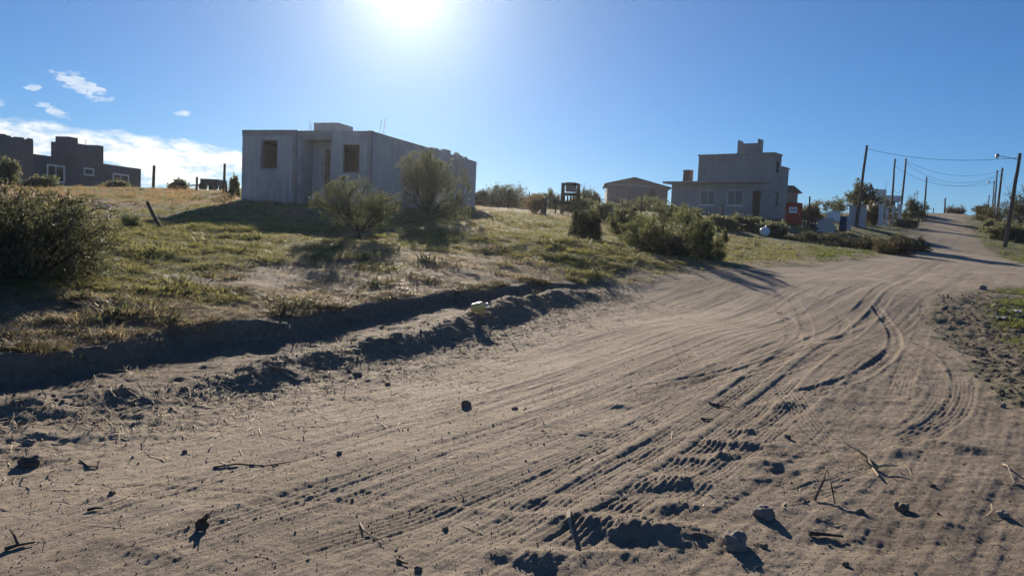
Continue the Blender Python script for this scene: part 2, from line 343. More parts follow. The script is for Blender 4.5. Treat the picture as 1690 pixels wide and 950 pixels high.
def simple(name, col, col2=None, scale=3.0, rough=.85, bstr=.3, bscale=40, bdist=.01, metal=0.0, stretch=None):
    m, t, b, o = newmat(name); tcn = t.nodes.new('ShaderNodeTexCoord'); vec = tcn.outputs['Object']
    if stretch:
        mp = t.nodes.new('ShaderNodeMapping'); mp.inputs['Scale'].default_value = stretch; t.links.new(vec, mp.inputs[0]); vec = mp.outputs[0]
    col2 = col2 or tuple(c * .7 for c in col)
    f = tnoise(t, scale, 6, .6, vec); t.links.new(ramp(t, f, ((.32, col2), (.68, col))), b.inputs['Base Color'])
    b.inputs['Roughness'].default_value = rough; b.inputs['Metallic'].default_value = metal
    bump(t, b, tnoise(t, bscale, 5, .6, vec), bstr, bdist); MATS[name] = m; return m
def masonry(name, col, col2, course=.2, blockl=.4, joint=.015, bs=.35, stain=(.14, .14, .15)):
    m, t, b, o = newmat(name); tcn = t.nodes.new('ShaderNodeTexCoord'); vec = tcn.outputs['UV']
    bk = t.nodes.new('ShaderNodeTexBrick'); t.links.new(vec, bk.inputs['Vector']); bk.inputs['Scale'].default_value = 1.0
    bk.inputs['Brick Width'].default_value = blockl; bk.inputs['Row Height'].default_value = course; bk.inputs['Mortar Size'].default_value = joint
    bk.inputs['Color1'].default_value = (*col, 1); bk.inputs['Color2'].default_value = (*col2, 1); bk.inputs['Mortar'].default_value = (*[c * .93 for c in col], 1)
    bk.inputs['Mortar Smooth'].default_value = .4
    big = tnoise(t, .55, 6, .65, tcn.outputs['Object'])
    c = tmix(t, math_node(t, 'MULTIPLY', ss(t, big, .42, .66), .62), bk.outputs['Color'], stain)
    mp = t.nodes.new('ShaderNodeMapping'); mp.inputs['Scale'].default_value = (2.2, 2.2, .22); t.links.new(tcn.outputs['Object'], mp.inputs[0])
    c = tmix(t, math_node(t, 'MULTIPLY', ss(t, tnoise(t, 1.6, 6, .6, mp.outputs[0]), .48, .70), .5), c, tuple(x * 1.28 for x in col))
    t.links.new(c, b.inputs['Base Color']); b.inputs['Roughness'].default_value = .93
    h = math_node(t, 'ADD', math_node(t, 'MULTIPLY', bk.outputs['Fac'], -1.0), math_node(t, 'MULTIPLY', tnoise(t, 30, 4, .6, tcn.outputs['Object']), .9))
    bump(t, b, h, bs, .012); MATS[name] = m; return m
def ss(t, v, a, b, lo=0.0, hi=1.0):
    n = t.nodes.new('ShaderNodeMapRange'); n.interpolation_type = 'SMOOTHSTEP'; t.links.new(v, n.inputs[0])
    for i, x in enumerate((a, b, lo, hi)): n.inputs[i + 1].default_value = x
    return n.outputs[0]
def leafmat(name, c1, c2, trans=.45):
    m, t, b, o = newmat(name); tcn = t.nodes.new('ShaderNodeTexCoord'); oi = t.nodes.new('ShaderNodeObjectInfo'); ge = t.nodes.new('ShaderNodeNewGeometry')
    f = math_node(t, 'ADD', math_node(t, 'MULTIPLY', ge.outputs['Random Per Island'], .55), math_node(t, 'MULTIPLY', tnoise(t, 2.2, 3, .5, tcn.outputs['Object']), .6))
    f = math_node(t, 'ADD', f, math_node(t, 'MULTIPLY', math_node(t, 'SUBTRACT', oi.outputs['Random'], .5), .25))
    c = ramp(t, f, ((.2, c1), (.85, c2))); t.links.new(c, b.inputs['Base Color']); b.inputs['Roughness'].default_value = .6
    tr = t.nodes.new('ShaderNodeBsdfTranslucent'); t.links.new(tmix(t, 1.0, c, (1.12, 1.12, .80), 'MULTIPLY'), tr.inputs['Color'])
    mx = t.nodes.new('ShaderNodeMixShader'); mx.inputs[0].default_value = trans; t.links.new(b.outputs[0], mx.inputs[1]); t.links.new(tr.outputs[0], mx.inputs[2])
    t.links.new(mx.outputs[0], o.inputs[0]); MATS[name] = m; return m

# ------------------------------------------------------------------ helpers: objects
def tag(o, label=None, cat=None, group=None, kind=None):
    for k, v in (('label', label), ('category', cat), ('group', group), ('kind', kind)):
        if v: o[k] = v
    return o
def empty(name, loc, rz=0.0, label=None, cat=None, group=None):
    o = bpy.data.objects.new(name, None); COL.objects.link(o); o.location = loc; o.rotation_euler = (0, 0, rz); o.empty_display_size = .3
    return tag(o, label, cat, group)
class MB:
    def __init__(s): s.v = []; s.f = []; s.uv = {}
    def quad(s, a, b, c, d): n = len(s.v); s.v += [a, b, c, d]; s.f.append((n, n + 1, n + 2, n + 3))
    def box(s, x0, x1, y0, y1, z0, z1, M=None, jit=0.0):
        n = len(s.v); P = [(x, y, z) for z in (z0, z1) for x, y in ((x0, y0), (x1, y0), (x1, y1), (x0, y1))]
        if jit: P = [tuple(c + random.uniform(-jit, jit) for c in p) for p in P]
        if M is not None: P = [tuple(M @ Vector(p)) for p in P]
        s.v += P; s.f += [tuple(n + i for i in q) for q in ((0, 3, 2, 1), (4, 5, 6, 7), (0, 1, 5, 4), (1, 2, 6, 5), (2, 3, 7, 6), (3, 0, 4, 7))]; return s
    def tube(s, P, rad, seg=6, cap=True):
        P = [Vector(p) for p in P]; n0 = len(s.v)
        if not hasattr(rad, '__len__'): rad = [rad] * len(P)
        ref = Vector((0.13, .31, .94))
        for i, p in enumerate(P):
            d = (P[min(i + 1, len(P) - 1)] - P[max(i - 1, 0)]).normalized()
            if abs(d.dot(ref)) > .95: r_ = Vector((1, .1, 0))
            else: r_ = ref
            a = d.cross(r_).normalized(); b = d.cross(a)
            for k in range(seg):
                t = 2 * math.pi * k / seg; s.v.append(tuple(p + (a * math.cos(t) + b * math.sin(t)) * rad[i]))
        for i in range(len(P) - 1):
            for k in range(seg):
                k2 = (k + 1) % seg; s.f.append((n0 + i * seg + k, n0 + i * seg + k2, n0 + (i + 1) * seg + k2, n0 + (i + 1) * seg + k))
        if cap:
            s.f.append(tuple(n0 + k for k in range(seg))); s.f.append(tuple(n0 + (len(P) - 1) * seg + k for k in reversed(range(seg))))
        return s
    def lathe(s, prof, seg=16, M=None):
        n0 = len(s.v)
        for r_, z in prof:
            for k in range(seg):
                t = 2 * math.pi * k / seg; p = Vector((r_ * math.cos(t), r_ * math.sin(t), z)); s.v.append(tuple(M @ p if M else p))
        for i in range(len(prof) - 1):
            for k in range(seg):
                k2 = (k + 1) % seg; s.f.append((n0 + i * seg + k, n0 + i * seg + k2, n0 + (i + 1) * seg + k2, n0 + (i + 1) * seg + k))
        s.f.append(tuple(n0 + k for k in reversed(range(seg)))); s.f.append(tuple(n0 + (len(prof) - 1) * seg + k for k in range(seg))); return s
    def build(s, name, mat, parent=None, smooth=False, bevel=0.0):
        me = bpy.data.meshes.new(name); me.from_pydata(s.v, [], s.f); me.update()
        bm = bmesh.new(); bm.from_mesh(me); bmesh.ops.recalc_face_normals(bm, faces=bm.faces); bm.to_mesh(me); bm.free()
        uvl = me.uv_layers.new(name='UVMap')                # box projection in metres
        for p in me.polygons:
            n = p.normal
            for li in p.loop_indices:
                c = me.vertices[me.loops[li].vertex_index].co
                uvl.data[li].uv = (c.y, c.z) if abs(n.x) > max(abs(n.y), abs(n.z)) else ((c.x, c.z) if abs(n.y) > abs(n.z) else (c.x, c.y))
        if smooth: me.shade_smooth()
        me.materials.append(MATS[mat] if isinstance(mat, str) else mat)
        o = bpy.data.objects.new(name, me); COL.objects.link(o); o.parent = parent
        if bevel:
            md = o.modifiers.new('bevel', 'BEVEL'); md.width = bevel; md.segments = 2; md.limit_method = 'ANGLE'
        return o
def copy_tree(o, parent=None):
    c = o.copy(); COL.objects.link(c); c.parent = parent
    for ch in list(o.children): copy_tree(ch, c)
    return c
def holed_wall(mb, length, z0, z1, thick, holes, M):
    """wall in local x (0..length), outer face at y=0, body behind it (y>0), with rectangular openings (x0,x1,za,zb)"""
    xs = sorted({0.0, length, *[h[0] for h in holes], *[h[1] for h in holes]}); zs = sorted({z0, z1, *[h[2] for h in holes], *[h[3] for h in holes]})
    def solid(i, k):
        if i < 0 or k < 0 or i >= len(xs) - 1 or k >= len(zs) - 1: return False
        cx, cz = (xs[i] + xs[i + 1]) / 2, (zs[k] + zs[k + 1]) / 2
        return not any(h[0] < cx < h[1] and h[2] < cz < h[3] for h in holes)
    def q(*p): mb.quad(*[tuple(M @ Vector(a)) for a in p])
    for i in range(len(xs) - 1):
        for k in range(len(zs) - 1):
            if not solid(i, k): continue
            a, b, c, d = xs[i], xs[i + 1], zs[k], zs[k + 1]
            q((a, 0, c), (b, 0, c), (b, 0, d), (a, 0, d)); q((b, thick, c), (a, thick, c), (a, thick, d), (b, thick, d))
            if not solid(i - 1, k): q((a, 0, c), (a, 0, d), (a, thick, d), (a, thick, c))
            if not solid(i + 1, k): q((b, 0, d), (b, 0, c), (b, thick, c), (b, thick, d))
            if not solid(i, k - 1): q((b, 0, c), (a, 0, c), (a, thick, c), (b, thick, c))
            if not solid(i, k + 1): q((a, 0, d), (b, 0, d), (b, thick, d), (a, thick, d))
def frame_at(p, az):   # local x along azimuth az (clockwise from +Y), local y to its left, z up
    e = Vector((math.sin(az), math.cos(az), 0)); n = Vector((-e.y, e.x, 0))
    return Matrix(((e.x, n.x, 0, p[0]), (e.y, n.y, 0, p[1]), (0, 0, 1, p[2]), (0, 0, 0, 1)))

# ------------------------------------------------------------------ ground material
def patch(x, y):
    """green share of the field cover 0..1 and bare-soil share 0..1"""
    x = np.asarray(x, float); y = np.asarray(y, float)
    sb, lb, Lb = along(BANK, x, y); off = np.where(x * .85 - y * .28 > 2.0, 6.0, np.where(lb > Lb, 4.0, -sb))
    g = .5 + .75 * fbm(x * .32 + 3, y * .32, 4, .6) + .25 * fbm(x * 1.3, y * 1.3, 3)
    g = g + .40 * sstep(1.5, 5.5, off) - .45 * (1 - sstep(.8, 3.2, off)) - .38 * sstep(12, 20, off)
    green = sstep(.30, .85, g)
    bare = sstep(.34, .66, fbm(x * .26 + 11.7, y * .30 + 4.1, 4, .6) + .08 * perlin(x * 5, y * 5))
    ds = -road_sd(x, y); verge = (1 - sstep(.1, 1.2, ds + 1.1 * fbm(x * .9, y * .9, 3) - .01 * y)) * np.where((lb > Lb - 1.5) & (along(CENTRE[::3], x, y)[0] < 0), 1.0, 0.0)
    return green * (1 - .5 * verge), np.maximum(bare, verge * .9)
def ground_material():
    m, t, b, o = newmat('earth_and_sand'); at = t.nodes.new('ShaderNodeAttribute'); at.attribute_name = 'zone'
    sp = t.nodes.new('ShaderNodeSeparateColor'); t.links.new(at.outputs['Color'], sp.inputs[0])
    tcn = t.nodes.new('ShaderNodeTexCoord'); v = tcn.outputs['Object']
    nA = tnoise(t, .9, 7, .62, v); nB = tnoise(t, 14, 6, .65, v); nC = tnoise(t, 90, 4, .7, v); nD = tnoise(t, 320, 2, .6, v)
    sand = ramp(t, nA, ((.30, (.250, .200, .148)), (.52, (.335, .272, .204)), (.75, (.420, .348, .268))))
    grain = ramp(t, math_node(t, 'ADD', math_node(t, 'MULTIPLY', nB, .45), math_node(t, 'MULTIPLY', nC, .55)), ((.34, (.52, .49, .46)), (.50, (1, 1, 1)), (.66, (1.30, 1.27, 1.22))))
    sand = tmix(t, 1.0, sand, grain, 'MULTIPLY')
    sand = tmix(t, math_node(t, 'MULTIPLY', ss(t, nD, .62, .70), .5), sand, (.62, .58, .52))
    sand = tmix(t, math_node(t, 'MULTIPLY', ss(t, nD, .36, .30), .6), sand, (.06, .05, .045))
    damp = ramp(t, nB, ((.3, (.115, .090, .068)), (.7, (.230, .182, .136))))
    soil = ramp(t, nB, ((.25, (.135, .104, .074)), (.5, (.225, .175, .124)), (.75, (.300, .242, .176))))
    mat_ = ramp(t, math_node(t, 'ADD', math_node(t, 'MULTIPLY', nB, .5), math_node(t, 'MULTIPLY', nC, .5)), ((.3, (.060, .070, .028)), (.5, (.120, .130, .050)), (.75, (.220, .200, .100))))
    fieldc = tmix(t, sp.outputs['Green'], soil, mat_)
    c = tmix(t, sp.outputs['Red'], fieldc, sand); c = tmix(t, sp.outputs['Blue'], c, damp)
    t.links.new(c, b.inputs['Base Color']); b.inputs['Roughness'].default_value = .9; b.inputs['Specular IOR Level'].default_value = .2
    h = math_node(t, 'ADD', math_node(t, 'MULTIPLY', nB, .5), math_node(t, 'ADD', math_node(t, 'MULTIPLY', nC, .3), math_node(t, 'MULTIPLY', nD, .10)))
    bump(t, b, h, .9, .045); return m
M_GROUND = ground_material()

# ------------------------------------------------------------------ ground sheets
def ring_grid():
    r = [.5, .9, 1.3, 1.7, 2.1, 2.4, 2.6]
    while r[-1] < 380:
        q = r[-1]
        st = .0036 * q if q < 10 else .0036 * q * (q / 10) ** .55
        if q > 120: st = q * .06
        r.append(q + st)
    a = np.concatenate([np.linspace(R(-43), R(43), 960), np.linspace(R(43), R(317), 70)[1:-1]])
    return np.array(r), a
def build_ground():
    rr, aa = ring_grid(); nr, na = len(rr), len(aa)
    X = (rr[:, None] * np.sin(aa)[None]).ravel(); Y = (rr[:, None] * np.cos(aa)[None]).ravel()
    X = np.append(X, 0.0); Y = np.append(Y, 0.0)
    Z = terrain(X, Y); road = zones(X, Y); green, bare = patch(X, Y)
    sb, lb, Lb = along(BANK, X, Y); sr, lr, Lr = along(RIDGE, X, Y)
    inr = sstep(.5, 3.0, lr) * (1 - sstep(Lr - 2.5, Lr + .5, lr))
    dug = np.maximum(sstep(-.05, .2, sb + .1 * fbm(X * 2, Y * 2, 2)) * (1 - sstep(.35, 1.15, sr + .35 * fbm(X * 1.1, Y * 1.1, 3))), 0) * inr
    rside = (1 - road) * sstep(0, 2.0, X * .85 - Y * .28 - 1.0) * (1 - sstep(19, 24, Y)) * (1 - .8 * sstep(.9, 1.8, -road_sd(X, Y)))
    tt, ts, _ = along(CENTRE[::2], X, Y)
    loose = road * sstep(.3, 2.4, tt + .9 * fbm(X * .6, Y * .6, 3)) * (1 - sstep(16, 24, Y)) * .42 + road * .55 * sstep(.0, .65, fbm(tt * .8 + 3, ts * .10, 4, .6)) + road * .25 * sstep(.15, .5, fbm(X * 1.7, Y * 1.7, 4, .6))
    edge_ = road * (1 - sstep(.2, 1.6, road_sd(X, Y) + .7 * fbm(X * .7, Y * .7, 3))) * .35
    dug = np.clip(np.maximum(np.maximum(dug * .62, rside * .75), np.maximum(loose, edge_)), 0, 1)
    zone = np.stack([road, np.clip(green * (1 - bare * .8), 0, 1), dug, np.ones_like(road)], 1)
    i = np.arange(nr - 1)[:, None] * na; j = np.arange(na)[None]; j2 = (j + 1) % na
    F = np.stack([i + j, i + na + j, i + na + j2, i + j2], 2).reshape(-1, 4)
    fr = road[F].mean(1); fd = ((np.abs(sr) < .48) & (lr > 2.0) & (lr < Lr - 2.0))[F].mean(1)
    def sheet(name, sel, label, fan=False):
        f = F[sel]; used = np.unique(f)
        if fan: used = np.append(used, len(X) - 1); used = np.unique(np.append(used, np.arange(na)))
        mp = np.full(len(X), -1); mp[used] = np.arange(len(used)); f = mp[f]
        me = bpy.data.meshes.new(name); nf = len(f); tri = []
        if fan: tri = [(mp[len(X) - 1], mp[k], mp[(k + 1) % na]) for k in range(na)]
        me.vertices.add(len(used)); me.vertices.foreach_set('co', np.stack([X, Y, Z], 1)[used].ravel())
        me.loops.add(nf * 4 + 3 * len(tri)); me.loops.foreach_set('vertex_index', np.concatenate([f.ravel(), np.array(tri, int).ravel()]).astype(np.int32))
        me.polygons.add(nf + len(tri)); me.polygons.foreach_set('loop_start', np.concatenate([np.arange(nf) * 4, nf * 4 + 3 * np.arange(len(tri))]).astype(np.int32))
        me.update(calc_edges=True); me.shade_smooth()
        ca = me.color_attributes.new('zone', 'FLOAT_COLOR', 'POINT'); ca.data.foreach_set('color', zone[used].ravel())
        me.materials.append(M_GROUND); me.validate()
        o = bpy.data.objects.new(name, me); COL.objects.link(o); tag(o, label, None, None, 'structure')
        return o
    berm = fd > .5; rd = (fr > .5) & ~berm
    sheet('ground', ~rd & ~berm, 'rising field of dry and green grass with a dug bank')
    sheet('dirt_road', rd, 'pale sandy dirt road covered in tyre tracks', True)
    sheet('earth_berm', berm, 'ridge of dug earth between ditch and road')
build_ground()

# ------------------------------------------------------------------ plain materials
masonry('block_wall', (.440, .440, .450), (.415, .415, .426), .2, .4, .014, .3, (.24, .235, .235))
masonry('plaster_wall', (.300, .296, .306), (.286, .282, .292), .2, .4, .006, .2, (.22, .212, .212))
masonry('dark_wall', (.100, .112, .140), (.094, .105, .130), .2, .4, .006, .15, (.06, .06, .07))
masonry('brown_wall', (.230, .200, .190), (.205, .180, .170), .18, .3)
masonry('red_brick', (.150, .095, .075), (.125, .080, .064), .07, .24, .01)
masonry('white_wall', (.62, .62, .64), (.60, .60, .62), .2, .4, .004, .1, (.5, .5, .5))
simple('concrete', (.36, .345, .33), (.25, .24, .235), 2.0, .9, .4, 30)
simple('concrete_dark', (.20, .19, .185), (.13, .125, .12), 2.0, .9, .4, 30)
simple('wood_dark', (.085, .065, .050), (.045, .036, .030), 6, .85, .5, 60, .01, 0, (1, 1, .12))
simple('wood_pale', (.40, .33, .24), (.25, .20, .14), 8, .8, .4, 60)
simple('wood_post', (.13, .10, .078), (.07, .055, .045), 6, .85, .5, 60, .01, 0, (1, 1, .12))
simple('wood_pole', (.150, .120, .100), (.085, .068, .058), 3, .85, .4, 40, .01, 0, (1, 1, .1))
simple('steel_dark', (.06, .06, .065), None, 5, .5, .2, 50, .005, .6)
simple('steel_grey', (.35, .36, .38), None, 5, .45, .2, 50, .005, .7)
simple('white_paint', (.72, .72, .72), (.60, .60, .60), 4, .6, .15, 40)
simple('white_plastic', (.78, .78, .79), (.66, .66, .68), 4, .45, .2, 12)
simple('red_paint', (.44, .050, .028), (.32, .040, .024), 3, .5, .15, 30)
simple('rust_panel', (.30, .12, .085), (.19, .08, .06), 6, .8, .3, 30)
simple('blue_plastic', (.045, .075, .14), None, 4, .6, .2, 30)
simple('roof_sheet', (.10, .095, .095), (.065, .06, .06), 3, .6, .3, 20)
simple('stone', (.27, .245, .215), (.16, .145, .13), 9, .9, .6, 45, .01)
simple('stone_dark', (.13, .11, .10), (.08, .07, .06), 9, .9, .6, 45, .01)
simple('soil_lump', (.22, .175, .13), (.13, .10, .078), 9, .95, .6, 45, .01)
simple('straw', (.46, .37, .23), (.30, .23, .13), 12, .8, .2, 60)
simple('twig_dark', (.125, .092, .066), (.07, .053, .04), 12, .85, .3, 60)
simple('bark', (.105, .080, .062), (.060, .047, .038), 8, .9, .5, 50)
simple('yellow_plastic', (.78, .60, .25), (.70, .52, .2), 4, .4, .15, 20)
simple('cable', (.035, .035, .04), None, 4, .6, .1, 30)
def glass(name, col, rough=.08):
    m, t, b, o = newmat(name); b.inputs['Base Color'].default_value = (*col, 1); b.inputs['Roughness'].default_value = rough
    b.inputs['Specular IOR Level'].default_value = .6; bump(t, b, tnoise(t, 3, 2), .03, .01); MATS[name] = m
glass('window_glass', (.035, .04, .055)); glass('lamp_glass', (.75, .76, .78), .15)
leafmat('leaf_olive', (.085, .098, .064), (.225, .235, .160), .48)
leafmat('leaf_green', (.075, .092, .050), (.200, .218, .125), .48)
leafmat('leaf_dark', (.048, .056, .040), (.135, .142, .095), .4)
leafmat('leaf_dry', (.120, .088, .055), (.260, .195, .115), .4)
leafmat('leaf_brown', (.065, .058, .040), (.160, .135, .088), .35)
leafmat('grass_green', (.125, .140, .055), (.300, .285, .140), .5)
leafmat('grass_lush', (.075, .105, .032), (.180, .205, .075), .45)
leafmat('grass_dry', (.190, .155, .115), (.410, .340, .255), .42)
leafmat('grass_rust', (.230, .140, .095), (.480, .330, .235), .5)

# ------------------------------------------------------------------ buildings
def unit(az_): return Vector((math.sin(az_), math.cos(az_), 0))
def window_part(parent, M, x0, x1, z0, z1, y, frame='white_paint', bars=0, sub=True, fw=.06):
    """frame with panes set into an opening; M maps wall coordinates to the thing's space"""
    f = MB(); 
    for a in ((x0, x1, z0, z0 + fw), (x0, x1, z1 - fw, z1), (x0, x0 + fw, z0 + fw, z1 - fw), (x1 - fw, x1, z0 + fw, z1 - fw)): f.box(a[0], a[1], y, y + .07, a[2], a[3], M)
    fo = f.build('window_frame', frame, parent); xm = (x0 + x1) / 2
    if sub: MB().box(xm - .03, xm + .03, y + .004, y + .066, z0 + fw, z1 - fw, M).build('mullion', frame, fo)
    for a, b_ in (((x0 + fw, xm - .03), (xm + .03, x1 - fw)) if sub else ((x0 + fw, x1 - fw),)):
        MB().box(a, b_, y + .03, y + .04, z0 + fw, z1 - fw, M).build('pane', 'window_glass', fo)
    for k in range(bars):
        xb = x0 + (x1 - x0) * (k + 1) / (bars + 1)
        MB().tube([M @ Vector((xb, y - .03, z0 - .02)), M @ Vector((xb, y - .03, z1 + .02))], .009, 5).build('window_bar', 'white_paint', fo)
    return fo

# --- unfinished block house
def block_house():
    c0 = pt(398, 332, 36.0); e1a, e2a = R(108.7), R(18.7); zb = c0[2]; H = pt(398, 215, 36.0)[2] - zb
    root = empty('block_house', tuple(c0), 0, 'unfinished grey concrete block house with empty window openings, nearest building', 'house')
    T = Matrix.Translation((0, 0, 0))
    def fr(x, y, az_): p = unit(e1a) * x + unit(e2a) * y; return frame_at((p.x, p.y, 0), az_)
    W, D, th = 6.7, 12.8, .2
    # front, left block: from x=0 to 2.95
    px = 2.95
    f = MB(); holed_wall(f, px, -1.2, H, th, [(1.05, 1.95, H - 1.75, H - .45)], fr(0, 0, e1a)); f.build('front_wall', 'block_wall', root)
    # porch: return wall, back wall with door, right front with window
    f = MB(); holed_wall(f, 1.1 - th, -1.2, H, th, [], fr(px, 1.1, e2a + math.pi)); f.build('porch_wall', 'block_wall', root)
    f = MB(); holed_wall(f, 1.75, -1.2, H, th, [(.85, 1.65, -1.2, H - .72)], fr(px, 1.1, e1a)); f.build('porch_wall', 'block_wall', root)
    f = MB(); holed_wall(f, W - px - 1.75, -1.2, H, th, [(.55, 1.42, H - 1.85, H - .60)], fr(px + 1.75, .25, e1a)); f.build('front_wall', 'block_wall', root)
    f = MB(); holed_wall(f, 1.05 - th, -1.2, H, th, [], fr(px + 1.75, .25 + th, e2a)); 
    f.build('porch_wall', 'block_wall', root)
    # sides and back
    f = MB(); holed_wall(f, D - .25 - th - .002, -1.2, H, th, [], fr(W, .25 + th + .002, e2a)); f.build('side_wall', 'block_wall', root)
    f = MB(); holed_wall(f, D - th - .002, -1.2, H, th, [(4, 5.2, 1.0, 2.2)], fr(0, D, e2a + math.pi)); f.build('side_wall', 'block_wall', root)
    f = MB(); holed_wall(f, W - .002, -1.2, H - .004, th, [], fr(W - .001, D + th, e1a + math.pi)); f.build('back_wall', 'block_wall', root)
    M = fr(0, 0, e1a)
    MB().box(.21, W - .21, 7.6, D - .02, H - .42, H - .28, M).build('roof_slab', 'concrete', root); MB().box(.21, W - .21, 1.32, 4.58, H - .42, H - .28, M).build('roof_slab', 'concrete', root); MB().box(.21, W - .21, 4.6, 4.8, -1.2, H - .3, M).build('inner_wall', 'block_wall', root); MB().box(2.1, 2.298, 1.32, 4.59, -1.2, H - .3, M).build('inner_wall', 'block_wall', root)
    MB().box(.21, px - .21, .21, 1.315, H - .415, H - .275, M).build('roof_slab', 'concrete', root); MB().box(px + .02, W - .22, .46, 1.315, H - .40, H - .26, M).build('porch_slab', 'concrete', root)
    MB().box(px + .002, px + 1.748, .28, .45, H - .40, H + .02, M).build('porch_beam', 'concrete', root)
    # ring beam and lintels, slightly proud
    MB().box(-.012, px + .012, -.014, .10, H - .26, H + .015, M).build('ring_beam', 'concrete', root)
    MB().box(1.0, 2.0, -.01, .05, H - 1.83, H - 1.752, M).build('window_sill', 'concrete', root)
    MB().box(px - .16, px + .004, -.018, .12, -1.2, H - .264, M).build('column', 'concrete', root)
    MB().box(W - .19, W + .014, .236, .41, -1.2, H + .012, M).build('column', 'concrete', root)
    # water tank enclosure on the roof
    t = MB().box(2.75, 4.05, 1.7, 3.1, H - .27, H + .60, M).build('tank_enclosure', 'block_wall', root)
    MB().box(2.45, 2.748, 1.75, 2.6, H - .27, H + .14, M).build('ledge', 'block_wall', t)
    MB().box(4.052, 5.6, 1.75, 2.0, H - .27, H + .18, M).build('ledge', 'block_wall', t)
    # loose courses along the top of the long wall
    random.seed(4)
    S = fr(W, .25 + th, e2a); y = 6.6
    while y < D - .9:
        if random.random() < .62:
            MB().box(y, y + .39, .005, .19, H + .003, H + random.choice((.10, .19, .19)), S).build('block', 'block_wall', root)
        y += .41
    for x, yv, h in ((2.3, 1.9, .85), (2.36, 1.98, .7), (5.95, 2.3, .9), (6.05, 2.5, 1.0)):
        p = M @ Vector((x, yv, H - .27)); MB().tube([p, p + Vector((.02, .01, h * .5)), p + Vector((.08, .02, h + .2))], .010, 5).build('reinforcing_bar', 'rust_panel', root)
    p = M @ Vector((.12, -.018, H - .18)); MB().lathe([(.055, -.03), (.055, .03)], 12, Matrix.Translation(p) @ Matrix.Rotation(R(90), 4, 'X')).build('pipe_end', 'steel_grey', root)
block_house()

